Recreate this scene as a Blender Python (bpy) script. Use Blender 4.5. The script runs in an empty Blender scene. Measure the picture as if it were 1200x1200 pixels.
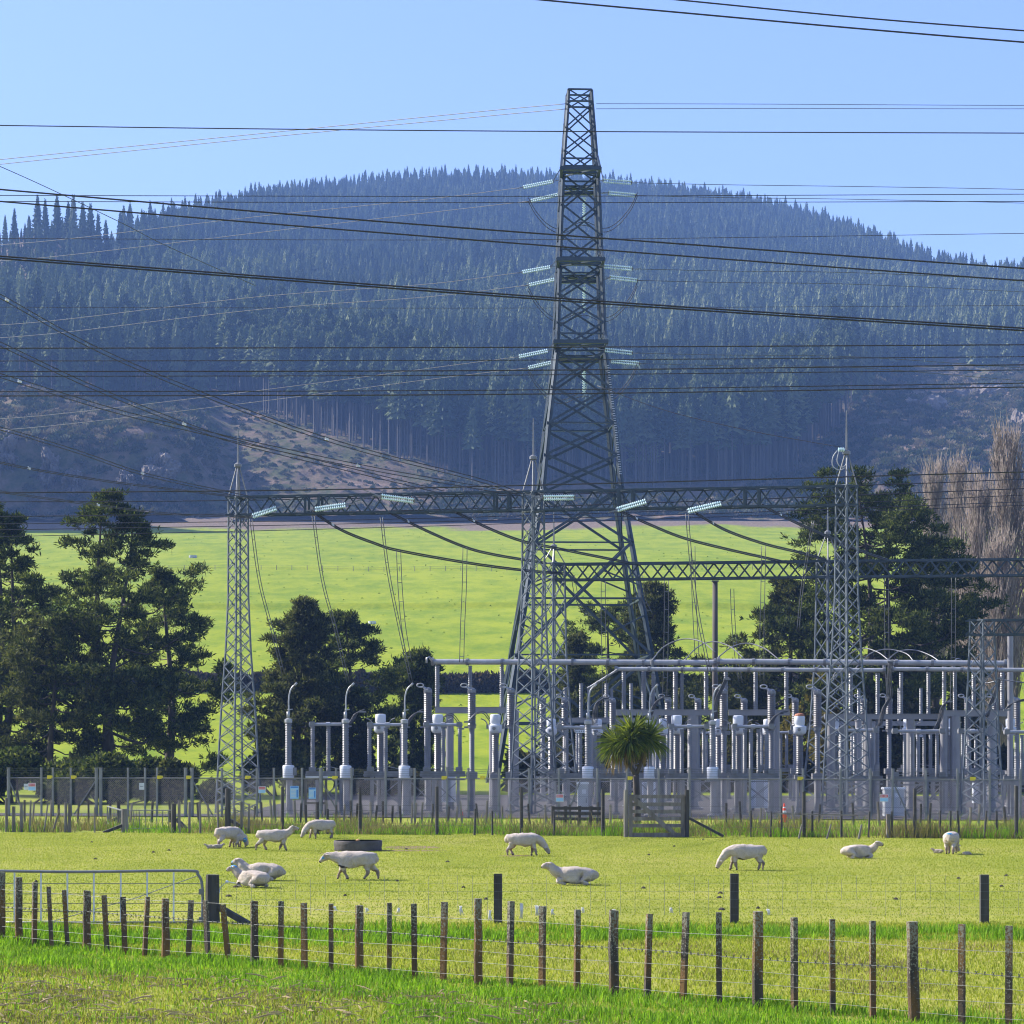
import bpy, bmesh, math, random
import numpy as np
from mathutils import Vector, Matrix, noise as mn

random.seed(7)
SC = bpy.context.scene
COL = SC.collection
PI = math.pi
# The place is laid out in metres: the viewer stands at the origin, eyes 3.1 m up, looking along +Y.
F, H, YH = 3000.0, 3.1, 880.0


def P(x, y, D):
    """surveyed point: bearing x, height angle y, distance D -> metres"""
    return Vector(((x - 600.0) / F * D, D, H + (YH - y) / F * D))


def GP(x, D):
    return Vector(((x - 600.0) / F * D, D, 0.0))


def GY(x, y):
    """point of the flat ground seen at x, y"""
    return GP(x, H * F / (y - YH))


def row(Y0, k=0.17):
    return lambda x: Y0 / (1.0 + k * (x - 600.0) / F)


# ------------------------------------------------------------------ object helpers
ORG = {}


def props(o, label=None, cat=None, group=None, kind=None):
    if label: o['label'] = label
    if cat: o['category'] = cat
    if group: o['group'] = group
    if kind: o['kind'] = kind
    return o


def thing(name, label, cat, loc, group=None):
    o = bpy.data.objects.new(name, None)
    o.empty_display_size = 0.3
    COL.objects.link(o)
    o.location = loc
    ORG[o] = Vector(loc)
    return props(o, label, cat, group)


def copy_tree(src, parent=None, loc=None, rz=None, label=None, scale=None):
    c = src.copy()
    COL.objects.link(c)
    if parent is not None:
        c.parent = parent
    if loc is not None: c.location = loc
    if rz is not None: c.rotation_euler = (0, 0, rz)
    if label: c['label'] = label
    if scale: c.scale = (scale,) * 3
    for ch in list(src.children):
        copy_tree(ch, c)
    return c


class MB:
    def __init__(s):
        s.v, s.f, s.mi = [], [], []
        s.cm = 0

    def face(s, *pts):
        b = len(s.v)
        s.v.extend(Vector(p) for p in pts)
        s.f.append(tuple(range(b, b + len(pts)))); s.mi.append(s.cm)

    def tube(s, pts, rad, n=6, caps=True, twist=0.0):
        pts = [Vector(p) for p in pts]
        if not hasattr(rad, '__len__'): rad = [rad] * len(pts)
        d = (pts[1] - pts[0]).normalized()
        u = d.orthogonal().normalized() if abs(d.z) < .98 else Vector((1, 0, 0)).cross(d).normalized()
        b0 = len(s.v)
        for i, p in enumerate(pts):
            if i == 0: t = pts[1] - pts[0]
            elif i == len(pts) - 1: t = pts[-1] - pts[-2]
            else: t = pts[i + 1] - pts[i - 1]
            if t.length < 1e-9: t = d
            t = t.normalized()
            u = u - t * u.dot(t)
            u = u.normalized() if u.length > 1e-6 else t.orthogonal().normalized()
            w = t.cross(u)
            for j in range(n):
                a = 2 * PI * j / n + twist
                s.v.append(p + (u * math.cos(a) + w * math.sin(a)) * rad[i])
        for i in range(len(pts) - 1):
            for j in range(n):
                a, b = b0 + i * n + j, b0 + i * n + (j + 1) % n
                s.f.append((a, b, b + n, a + n)); s.mi.append(s.cm)
        if caps:
            s.f.append(tuple(b0 + j for j in reversed(range(n)))); s.mi.append(s.cm)
            e = b0 + (len(pts) - 1) * n
            s.f.append(tuple(e + j for j in range(n))); s.mi.append(s.cm)

    def bar(s, p0, p1, w, w2=None, up=None):
        """rectangular bar, w across x w2 deep"""
        p0, p1 = Vector(p0), Vector(p1)
        w2 = w2 or w
        d = (p1 - p0).normalized()
        up = Vector(up) if up is not None else (Vector((0, 0, 1)) if abs(d.z) < .9 else Vector((0, 1, 0)))
        a = d.cross(up).normalized() * w / 2
        b = a.cross(d).normalized() * w2 / 2
        o = len(s.v)
        for p in (p0, p1):
            s.v += [p + a + b, p - a + b, p - a - b, p + a - b]
        for q in ((0, 1, 5, 4), (1, 2, 6, 5), (2, 3, 7, 6), (3, 0, 4, 7), (3, 2, 1, 0), (4, 5, 6, 7)):
            s.f.append(tuple(o + i for i in q)); s.mi.append(s.cm)

    def angle(s, p0, p1, w, t=0.02):
        """rolled steel angle: two flanges meeting along the bar"""
        p0, p1 = Vector(p0), Vector(p1)
        d = (p1 - p0).normalized()
        up = Vector((0, 0, 1)) if abs(d.z) < .9 else Vector((.7, .7, 0))
        a = d.cross(up).normalized(); b = a.cross(d).normalized()
        s.bar(p0 + a * w / 2, p1 + a * w / 2, w, t, up=b)
        s.bar(p0 + b * (w / 2 + t / 2), p1 + b * (w / 2 + t / 2), t, w, up=b)

    def box(s, c, size, rz=0.0, taper=1.0):
        c = Vector(c); x, y, z = (q / 2 for q in size)
        R = Matrix.Rotation(rz, 3, 'Z'); o = len(s.v)
        for (i, j, k) in ((-1, -1, -1), (1, -1, -1), (1, 1, -1), (-1, 1, -1), (-1, -1, 1), (1, -1, 1), (1, 1, 1), (-1, 1, 1)):
            t = taper if k > 0 else 1.0
            s.v.append(c + R @ Vector((i * x * t, j * y * t, k * z)))
        for q in ((0, 3, 2, 1), (4, 5, 6, 7), (0, 1, 5, 4), (1, 2, 6, 5), (2, 3, 7, 6), (3, 0, 4, 7)):
            s.f.append(tuple(o + i for i in q)); s.mi.append(s.cm)

    def lathe(s, p0, prof, n=14, axis=(0, 0, 1)):
        """prof: (r, h) along the axis from p0"""
        p0 = Vector(p0); ax = Vector(axis).normalized()
        s.tube([p0 + ax * h for r, h in prof], [r for r, h in prof], n)

    def ribbed(s, p0, p1, rc, rs, n, sides=10, thin=0.35):
        p0, p1 = Vector(p0), Vector(p1)
        pts, rad = [p0], [rc]
        for i in range(n):
            a, b = (i + .15) / n, (i + .15 + thin) / n
            c = (i + .55 + thin) / n
            for t, r in ((a, rc), (a + .02 / n, rs), (b, rs * .9), (min(c, (i + .98) / n), rc)):
                pts.append(p0.lerp(p1, t)); rad.append(r)
        pts.append(p1); rad.append(rc)
        s.tube(pts, rad, sides)

    def build(s, name, mat, parent=None, origin=None, smooth=False, label=None):
        me = bpy.data.meshes.new(name)
        root = parent
        while root is not None and root.parent is not None: root = root.parent
        org = ORG[root] if root is not None and root in ORG else Vector(origin or (0, 0, 0))
        if parent is None and origin is None and s.v:
            org = s.v[0].copy()
        me.from_pydata([v - org for v in s.v], [], s.f)
        mats = mat if isinstance(mat, (list, tuple)) else [mat]
        for m in mats: me.materials.append(m)
        if len(mats) > 1: me.polygons.foreach_set('material_index', s.mi)
        if smooth: me.polygons.foreach_set('use_smooth', [True] * len(me.polygons))
        me.update()
        o = bpy.data.objects.new(name, me)
        COL.objects.link(o)
        if parent is not None:
            o.parent = parent
        else:
            o.location = org; ORG[o] = org.copy()
        if label: o['label'] = label
        return o


def smooth_by_angle(o, deg=40):
    me = o.data
    me.polygons.foreach_set('use_smooth', [True] * len(me.polygons))
    bm = bmesh.new(); bm.from_mesh(me)
    for e in bm.edges:
        e.smooth = len(e.link_faces) == 2 and e.calc_face_angle(0) < math.radians(deg)
    bm.to_mesh(me); bm.free()
    return o


def np_mesh(name, verts, faces, mat, parent=None, origin=(0, 0, 0), smooth=False):
    """verts (N,3) in world metres, faces (M,k) all the same size"""
    root = parent
    while root is not None and root.parent is not None: root = root.parent
    org = np.array(ORG[root] if root is not None and root in ORG else origin, dtype=np.float64)
    v = (np.asarray(verts, dtype=np.float64) - org).astype(np.float32)
    f = np.asarray(faces, dtype=np.int32)
    me = bpy.data.meshes.new(name)
    me.vertices.add(len(v)); me.vertices.foreach_set('co', v.ravel())
    k = f.shape[1]
    me.loops.add(f.size); me.loops.foreach_set('vertex_index', f.ravel())
    me.polygons.add(len(f)); me.polygons.foreach_set('loop_start', np.arange(0, f.size, k, dtype=np.int32))
    try: me.polygons.foreach_set('loop_total', np.full(len(f), k, dtype=np.int32))
    except Exception: pass
    if smooth: me.polygons.foreach_set('use_smooth', np.ones(len(f), dtype=bool))
    me.update(calc_edges=True)
    for m in (mat if isinstance(mat, (list, tuple)) else [mat]): me.materials.append(m)
    o = bpy.data.objects.new(name, me)
    COL.objects.link(o)
    if parent is not None: o.parent = parent
    else:
        o.location = origin; ORG[o] = Vector(origin)
    return o


def spline(pts, n=8):
    """Catmull-Rom through tuples of any dimension"""
    pts = [np.array(p, float) for p in pts]
    if len(pts) == 2:
        return [pts[0] + (pts[1] - pts[0]) * t for t in np.linspace(0, 1, n + 1)]
    e = [2 * pts[0] - pts[1]] + pts + [2 * pts[-1] - pts[-2]]
    out = []
    for i in range(1, len(e) - 2):
        p0, p1, p2, p3 = e[i - 1], e[i], e[i + 1], e[i + 2]
        for t in np.linspace(0, 1, n, endpoint=False):
            out.append(.5 * ((2 * p1) + (-p0 + p2) * t + (2 * p0 - 5 * p1 + 4 * p2 - p3) * t * t + (-p0 + 3 * p1 - 3 * p2 + p3) * t ** 3))
    out.append(pts[-1])
    return out


# ------------------------------------------------------------------ materials
def _nodes(name):
    m = bpy.data.materials.new(name); m.use_nodes = True
    nt = m.node_tree
    return m, nt, nt.nodes['Principled BSDF'], nt.nodes['Material Output']


def _noise(nt, scale, detail=5, rough=.6, coord='Object', stretch=None):
    tc = nt.nodes.new('ShaderNodeTexCoord')
    src = tc.outputs[coord]
    if stretch:
        mp = nt.nodes.new('ShaderNodeMapping'); mp.inputs['Scale'].default_value = stretch
        nt.links.new(src, mp.inputs['Vector']); src = mp.outputs['Vector']
    n = nt.nodes.new('ShaderNodeTexNoise')
    n.inputs['Scale'].default_value = scale; n.inputs['Detail'].default_value = detail; n.inputs['Roughness'].default_value = rough
    nt.links.new(src, n.inputs['Vector'])
    return n


def _ramp(nt, src, stops):
    r = nt.nodes.new('ShaderNodeValToRGB')
    e = r.color_ramp.elements
    while len(e) < len(stops): e.new(.5)
    for i, (p, c) in enumerate(stops):
        e[i].position = p; e[i].color = (*c, 1)
    nt.links.new(src, r.inputs['Fac'])
    return r


def pmat(name, stops, scale=3.0, rough=.8, metal=0.0, bump=0.0, bscale=None, stretch=None, detail=6, spec=.5, coord='Object'):
    m, nt, b, out = _nodes(name)
    n = _noise(nt, scale, detail, stretch=stretch, coord=coord)
    r = _ramp(nt, n.outputs['Fac'], stops)
    nt.links.new(r.outputs['Color'], b.inputs['Base Color'])
    b.inputs['Roughness'].default_value = rough; b.inputs['Metallic'].default_value = metal
    b.inputs['Specular IOR Level'].default_value = spec
    if bump:
        n2 = _noise(nt, bscale or scale * 4, 6, stretch=stretch, coord=coord)
        bp = nt.nodes.new('ShaderNodeBump'); bp.inputs['Strength'].default_value = bump; bp.inputs['Distance'].default_value = .05
        nt.links.new(n2.outputs['Fac'], bp.inputs['Height']); nt.links.new(bp.outputs['Normal'], b.inputs['Normal'])
    return m


def leafmat(name, stops, scale=.5, trans=.3, mixnoise=.5, obj_random=False, tcol=1.6, rough=.9):
    """foliage: colour differs leaf by leaf and clump by clump; some light passes through"""
    m, nt, b, out = _nodes(name)
    g = nt.nodes.new('ShaderNodeNewGeometry')
    n = _noise(nt, scale, 3)
    mx = nt.nodes.new('ShaderNodeMath'); mx.operation = 'MULTIPLY_ADD'
    mx.inputs[1].default_value = mixnoise; 
    if obj_random:
        oi = nt.nodes.new('ShaderNodeObjectInfo'); src = oi.outputs['Random']
    else:
        src = g.outputs['Random Per Island']
    m2 = nt.nodes.new('ShaderNodeMath'); m2.operation = 'MULTIPLY'; m2.inputs[1].default_value = 1 - mixnoise
    nt.links.new(src, m2.inputs[0]); nt.links.new(n.outputs['Fac'], mx.inputs[0]); nt.links.new(m2.outputs[0], mx.inputs[2])
    r = _ramp(nt, mx.outputs[0], stops)
    nt.links.new(r.outputs['Color'], b.inputs['Base Color'])
    b.inputs['Roughness'].default_value = rough; b.inputs['Specular IOR Level'].default_value = .25
    t = nt.nodes.new('ShaderNodeBsdfTranslucent')
    mu = nt.nodes.new('ShaderNodeMix'); mu.data_type = 'RGBA'; mu.blend_type = 'MULTIPLY'; mu.inputs[0].default_value = 1
    nt.links.new(r.outputs['Color'], mu.inputs[6]); mu.inputs[7].default_value = (tcol * 1.0, tcol * 1.05, tcol * .5, 1)
    nt.links.new(mu.outputs[2], t.inputs['Color'])
    ms = nt.nodes.new('ShaderNodeMixShader'); ms.inputs[0].default_value = trans
    nt.links.new(b.outputs[0], ms.inputs[1]); nt.links.new(t.outputs[0], ms.inputs[2])
    nt.links.new(ms.outputs[0], out.inputs['Surface'])
    return m


def flat(name, c, rough=.7, metal=0., var=.15):
    lo = tuple(q * (1 - var) for q in c); hi = tuple(min(1, q * (1 + var)) for q in c)
    return pmat(name, [(.3, lo), (.7, hi)], 6, rough, metal)


M = {}
M['steel'] = pmat('galvanised_steel', [(.3, (.15, .152, .155)), (.7, (.24, .24, .24))], 2.5, .42, .25, .05)
M['lattice'] = pmat('lit_lattice_steel', [(.3, (.07, .09, .105)), (.7, (.15, .175, .195))], 1.2, .5, .2, .05)  # lighter tone puts the sunlit mast faces into the colour
M['tower'] = pmat('shaded_lattice_steel', [(.3, (.026, .042, .054)), (.7, (.058, .080, .096))], 1.0, .42, .3, .05)  # darker tone puts the backlit look of pylon and beams into the colour
M['column'] = pmat('galvanised_column', [(.25, (.215, .21, .21)), (.75, (.31, .302, .30))], .8, .45, .15, .03)
M['busbar'] = pmat('aluminium_busbar', [(.3, (.32, .325, .33)), (.7, (.44, .445, .45))], 2, .45, .2)
M['porcelain'] = pmat('grey_porcelain', [(.3, (.15, .152, .16)), (.7, (.225, .225, .232))], 1.5, .42)
M['porcelain2'] = pmat('brown_grey_porcelain', [(.3, (.12, .115, .12)), (.7, (.19, .18, .18))], 1.5, .42)
M['glass'] = pmat('toughened_glass_discs', [(.3, (.55, .76, .77)), (.7, (.78, .90, .90))], 8, .10)
M['whitebox'] = pmat('white_enamel', [(.25, (.56, .58, .61)), (.7, (.70, .72, .75))], 2, .4)
M['cable'] = flat('stranded_conductor', (.10, .10, .10), .5, .4)
M['linedark'] = flat('dark_line_conductor', (.035, .035, .04), .6, .2)
M['linefar'] = flat('weathered_line_conductor', (.055, .05, .05), .5, .2)
M['wire'] = flat('bright_fence_wire', (.17, .18, .165), .6, .1)
M['barb'] = flat('dull_barbed_wire', (.12, .12, .115), .6, .1)
M['mesh'] = flat('chain_mesh_wire', (.12, .12, .145), .6, .1)
M['timber'] = pmat('old_grey_timber', [(.28, (.10, .085, .07)), (.5, (.19, .17, .145)), (.75, (.28, .26, .22))], 5, .9, 0, .6, 14, (1, 1, .15))
M['darktimber'] = pmat('dark_weathered_timber', [(.3, (.035, .032, .03)), (.7, (.09, .082, .07))], 6, .9, 0, .5, 14, (1, 1, .15))
M['cone_red'] = flat('orange_red_plastic', (.75, .07, .02), .5)
M['cone_white'] = flat('reflective_white', (.8, .8, .8), .4)
M['yellow'] = flat('yellow_tag', (.75, .60, .03), .5)
M['cabinet'] = pmat('grey_cabinet_paint', [(.3, (.40, .42, .43)), (.7, (.50, .51, .52))], 1, .5)
M['rust'] = flat('rusty_cap', (.35, .13, .06), .7)
M['rubber'] = pmat('old_tyre_rubber', [(.3, (.06, .052, .05)), (.7, (.13, .115, .11))], 4, .8, 0, .4, 20)
M['wool_tuft'] = flat('snagged_wool', (.75, .72, .66), .95)


def post_material():
    """split pine posts: grey wood, ochre algae on the upper part, pale lichen crust"""
    m, nt, b, out = _nodes('lichened_fence_post')
    n1 = _noise(nt, 5, 6, stretch=(1, 1, .12))
    wood = _ramp(nt, n1.outputs['Fac'], [(.3, (.026, .021, .017)), (.55, (.075, .06, .045)), (.8, (.20, .17, .135))])
    n2 = _noise(nt, 2.2, 4, stretch=(1, 1, .5))
    ochre = _ramp(nt, n2.outputs['Fac'], [(.42, (0, 0, 0)), (.60, (1, 1, 1))])
    mx = nt.nodes.new('ShaderNodeMix'); mx.data_type = 'RGBA'
    nt.links.new(ochre.outputs['Color'], mx.inputs[0]); nt.links.new(wood.outputs['Color'], mx.inputs[6]); mx.inputs[7].default_value = (.17, .09, .027, 1)
    tc = nt.nodes.new('ShaderNodeTexCoord'); sp = nt.nodes.new('ShaderNodeSeparateXYZ')
    nt.links.new(tc.outputs['Object'], sp.inputs[0])
    n3 = _noise(nt, 38, 4)
    ad = nt.nodes.new('ShaderNodeMath'); ad.operation = 'MULTIPLY_ADD'; ad.inputs[1].default_value = .22
    nt.links.new(sp.outputs['Z'], ad.inputs[0]); nt.links.new(n3.outputs['Fac'], ad.inputs[2])
    li = _ramp(nt, ad.outputs[0], [(.68, (0, 0, 0)), (.74, (1, 1, 1))])
    m3 = nt.nodes.new('ShaderNodeMix'); m3.data_type = 'RGBA'
    nt.links.new(li.outputs['Color'], m3.inputs[0]); nt.links.new(mx.outputs[2], m3.inputs[6]); m3.inputs[7].default_value = (.23, .22, .155, 1)
    nt.links.new(m3.outputs[2], b.inputs['Base Color']); b.inputs['Roughness'].default_value = .9
    bp = nt.nodes.new('ShaderNodeBump'); bp.inputs['Strength'].default_value = .7; bp.inputs['Distance'].default_value = .02
    nt.links.new(n3.outputs['Fac'], bp.inputs['Height']); nt.links.new(bp.outputs['Normal'], b.inputs['Normal'])
    return m


M['post'] = post_material()
M['bark'] = pmat('pine_bark', [(.3, (.035, .028, .024)), (.7, (.11, .09, .075))], 3, .95, 0, .6, 8, (1, 1, .3))
M['pine'] = leafmat('pine_needles', [(.25, (.016, .029, .010)), (.5, (.046, .064, .018)), (.75, (.135, .148, .042))], .35, .28)
M['pine_olive'] = leafmat('olive_pine_needles', [(.25, (.024, .033, .012)), (.5, (.058, .068, .022)), (.75, (.14, .138, .05))], .35, .28)
M['scrub'] = leafmat('dark_scrub_leaves', [(.25, (.02, .028, .012)), (.5, (.045, .05, .022)), (.75, (.10, .085, .04))], .4, .25)
M['hedge'] = leafmat('gorse_hedge', [(.25, (.018, .018, .014)), (.5, (.035, .030, .024)), (.78, (.085, .058, .036))], .12, .15)
M['autumn'] = leafmat('yellowing_leaves', [(.25, (.06, .055, .015)), (.5, (.12, .10, .025)), (.75, (.22, .17, .05))], .4, .3)
M['cabbage'] = leafmat('sword_leaves', [(.2, (.035, .055, .010)), (.5, (.085, .12, .018)), (.8, (.22, .24, .04))], .8, .3)
M['deadleaf'] = leafmat('dead_sword_leaves', [(.2, (.10, .065, .025)), (.8, (.24, .17, .07))], .8, .3)
M['twig'] = pmat('bare_poplar_twigs', [(.3, (.19, .15, .125)), (.7, (.36, .29, .24))], 1.0, .9)
M['forest'] = leafmat('plantation_needles', [(.2, (.030, .050, .026)), (.5, (.068, .095, .046)), (.85, (.135, .160, .075))], .02, .15, .15, True)
M['forest_pale'] = leafmat('young_plantation_needles', [(.2, (.10, .13, .06)), (.8, (.20, .225, .11))], .02, .2, .15, True)
M['ftrunk'] = pmat('plantation_trunk', [(.3, (.055, .048, .043)), (.7, (.115, .10, .09))], .3, .9)
# ------------------------------------------------------------------ camera, sky, sun, haze
cam = bpy.data.objects.new('camera', bpy.data.cameras.new('camera'))
COL.objects.link(cam)
cam.location = (0, 0, H); cam.rotation_euler = (PI / 2, 0, 0)
cam.data.sensor_width = 36; cam.data.lens = 36 * F / 1200.0
cam.data.shift_y = (YH - 600.0) / 1200.0
cam.data.clip_start = .5; cam.data.clip_end = 20000
SC.camera = cam

SUN_EL = math.radians(37)
SUN_DIR = Vector((-.93, .37, 0)).normalized() * math.cos(SUN_EL) + Vector((0, 0, math.sin(SUN_EL)))
w = bpy.data.worlds.new('World'); SC.world = w; w.use_nodes = True
wn = w.node_tree
sky = wn.nodes.new('ShaderNodeTexSky'); sky.sky_type = 'NISHITA'; sky.sun_disc = False
sky.sun_elevation = SUN_EL; sky.sun_rotation = math.atan2(SUN_DIR.x, SUN_DIR.y)
sky.air_density = 1.0; sky.dust_density = .9; sky.ozone_density = 6.0; sky.altitude = 300
bg = wn.nodes['Background']; bg.inputs['Strength'].default_value = .107
tint = wn.nodes.new('ShaderNodeMix'); tint.data_type = 'RGBA'; tint.blend_type = 'MULTIPLY'; tint.inputs[0].default_value = 1
tint.inputs[7].default_value = (1.17, .985, 1.05, 1)
wn.links.new(sky.outputs['Color'], tint.inputs[6]); wn.links.new(tint.outputs[2], bg.inputs['Color'])
sl = bpy.data.lights.new('sun', 'SUN'); sl.energy = 5.0; sl.angle = math.radians(.53); sl.color = (1, .945, .86)
so = bpy.data.objects.new('sun', sl); COL.objects.link(so)
so.rotation_euler = SUN_DIR.to_track_quat('Z', 'Y').to_euler(); so.location = (-200, 100, 200)
SC.view_settings.view_transform = 'Standard'; SC.view_settings.look = 'None'
SC.view_settings.exposure = 1.22; SC.view_settings.gamma = 1
cy = SC.cycles
cy.max_bounces = 5; cy.diffuse_bounces = 2; cy.glossy_bounces = 2; cy.transmission_bounces = 3; cy.volume_bounces = 0; cy.transparent_max_bounces = 8
cy.use_denoising = True; cy.use_adaptive_sampling = True; cy.adaptive_threshold = .015
cy.sample_clamp_indirect = 4; cy.filter_width = 1.1

hz = MB(); hz.box((0, 1600, 389), (5200, 3900, 780))
hm = bpy.data.materials.new('valley_haze'); hm.use_nodes = True
hn = hm.node_tree; hn.nodes.clear()
ho = hn.nodes.new('ShaderNodeOutputMaterial'); pv = hn.nodes.new('ShaderNodeVolumePrincipled')
pv.inputs['Color'].default_value = (.28, .49, 1.0, 1); pv.inputs['Density'].default_value = .000175; pv.inputs['Anisotropy'].default_value = .0
hn.links.new(pv.outputs[0], ho.inputs['Volume'])
haze = hz.build('haze', hm, None, (0, 1600, -1))
props(haze, 'thin blue haze filling the valley up to the forested hill', None, None, 'stuff')
haze.visible_shadow = True

# ------------------------------------------------------------------ terrain
GYS = [-80, 185, 250, 322, 344, 476, 479, 600, 604, 905, 942, 1100]
GZS = [0, 0, 1.6, 9.4, 13.6, 29.6, 31.0, 45.2, 46.3, 81.2, 90.0, 98]


def G(X, Y):
    z = np.interp(Y, GYS, GZS)
    if Y < 185:
        return float(z)
    a = min(1, (Y - 185) / 200)
    return float(z + a * 1.1 * mn.noise(Vector((X * .012, Y * .012, 3.3))) + a * .25 * mn.noise(Vector((X * .06, Y * .06, 1.3))))


def grass_ground():
    m, nt, b, out = _nodes('pasture')
    big = _noise(nt, .035, 4)
    fine = _noise(nt, 1.1, 8, .75)
    mid = _noise(nt, .22, 5, stretch=(1, .35, 1))
    m1 = nt.nodes.new('ShaderNodeMath'); m1.operation = 'MULTIPLY_ADD'; m1.inputs[1].default_value = .44
    m2 = nt.nodes.new('ShaderNodeMath'); m2.operation = 'MULTIPLY_ADD'; m2.inputs[1].default_value = .46
    m3 = nt.nodes.new('ShaderNodeMath'); m3.operation = 'MULTIPLY'; m3.inputs[1].default_value = .30
    nt.links.new(big.outputs['Fac'], m3.inputs[0])
    nt.links.new(mid.outputs['Fac'], m2.inputs[0]); nt.links.new(m3.outputs[0], m2.inputs[2])
    nt.links.new(fine.outputs['Fac'], m1.inputs[0]); nt.links.new(m2.outputs[0], m1.inputs[2])
    near = _ramp(nt, m1.outputs[0], [(.38, (.12, .155, .022)), (.52, (.21, .245, .030)), (.64, (.30, .305, .060)), (.76, (.36, .30, .12))])
    far = _ramp(nt, m1.outputs[0], [(.34, (.085, .155, .006)), (.5, (.140, .212, .008)), (.66, (.255, .300, .014))])
    tc = nt.nodes.new('ShaderNodeTexCoord'); sp = nt.nodes.new('ShaderNodeSeparateXYZ'); nt.links.new(tc.outputs['Object'], sp.inputs[0])
    mr = nt.nodes.new('ShaderNodeMapRange'); mr.inputs[1].default_value = 100; mr.inputs[2].default_value = 190
    nt.links.new(sp.outputs['Y'], mr.inputs[0])
    mx = nt.nodes.new('ShaderNodeMix'); mx.data_type = 'RGBA'
    nt.links.new(mr.outputs[0], mx.inputs[0]); nt.links.new(near.outputs['Color'], mx.inputs[6]); nt.links.new(far.outputs['Color'], mx.inputs[7])
    # brown bracken and dead gorse where the top of the field meets the hill
    n5 = _noise(nt, .03, 4)
    bo = nt.nodes.new('ShaderNodeMath'); bo.operation = 'MULTIPLY_ADD'; bo.inputs[1].default_value = 60.0
    nt.links.new(n5.outputs['Fac'], bo.inputs[0]); nt.links.new(sp.outputs['Y'], bo.inputs[2])
    mr2 = nt.nodes.new('ShaderNodeMapRange'); mr2.inputs[1].default_value = 934; mr2.inputs[2].default_value = 944
    nt.links.new(bo.outputs[0], mr2.inputs[0])
    brn = _ramp(nt, fine.outputs['Fac'], [(.3, (.10, .075, .055)), (.6, (.22, .165, .12))])
    mx2 = nt.nodes.new('ShaderNodeMix'); mx2.data_type = 'RGBA'
    nt.links.new(mr2.outputs[0], mx2.inputs[0]); nt.links.new(mx.outputs[2], mx2.inputs[6]); nt.links.new(brn.outputs['Color'], mx2.inputs[7])
    nt.links.new(mx2.outputs[2], b.inputs['Base Color']); b.inputs['Roughness'].default_value = .95; b.inputs['Specular IOR Level'].default_value = .1
    bp = nt.nodes.new('ShaderNodeBump'); bp.inputs['Strength'].default_value = .7; bp.inputs['Distance'].default_value = .10
    nf = _noise(nt, 4, 6, .7)
    nt.links.new(nf.outputs['Fac'], bp.inputs['Height']); nt.links.new(bp.outputs['Normal'], b.inputs['Normal'])
    return m


def build_ground():
    ys = list(np.linspace(-80, 20, 6)) + list(np.linspace(24, 185, 60)) + list(np.linspace(190, 474, 70)) + [475, 476, 477, 478, 479, 480] \
        + list(np.linspace(488, 598, 20)) + [599.5, 600, 601, 602, 603, 604, 605] + list(np.linspace(620, 1060, 60))
    us = np.concatenate([np.linspace(-1, -.32, 16), np.linspace(-.31, .31, 90), np.linspace(.32, 1, 16)])
    V, Fc = [], []
    for Y in ys:
        half = 90 + max(0, Y) * .9
        for u in us:
            X = u * half
            V.append((X, Y, G(X, Y)))
    n = len(us)
    for i in range(len(ys) - 1):
        for j in range(n - 1):
            a = i * n + j
            Fc.append((a, a + 1, a + 1 + n, a + n))
    o = np_mesh('ground', np.array(V), np.array(Fc), grass_ground(), smooth=True)
    props(o, 'green pasture running from the near fence up to the hill', None, None, 'structure')


build_ground()

# ------------------------------------------------------------------ hill
SKX = [-900, -300, -60, 0, 20, 45, 100, 125, 165, 200, 265, 300, 350, 400, 450, 500, 560, 600, 680, 760, 830, 880, 940, 1000, 1050, 1100, 1140, 1200, 1500, 2100]
SKY_ = [420, 330, 270, 262, 250, 247, 255, 268, 250, 243, 229, 222, 216, 211, 205, 202, 200, 200, 205, 213, 221, 228, 242, 260, 282, 300, 306, 310, 350, 430]
PD = [940, 985, 1030, 1090, 1180, 1300, 1480, 1800, 2150, 2500]
PF = [0, .09, .20, .31, .41, .50, .61, .76, .90, 1.0]


PDB = [940, 953, 970, 1030, 1090, 1180, 1300, 1480, 1800, 2150, 2500]
PFB = [0, .10, .26, .315, .36, .425, .50, .61, .76, .90, 1.0]


def ridgeD(x):
    return float(np.interp(x, [-900, 40, 130, 260, 420, 900, 1200, 2100], [1500, 1500, 1650, 2150, 2500, 2500, 2000, 1700]))


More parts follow.
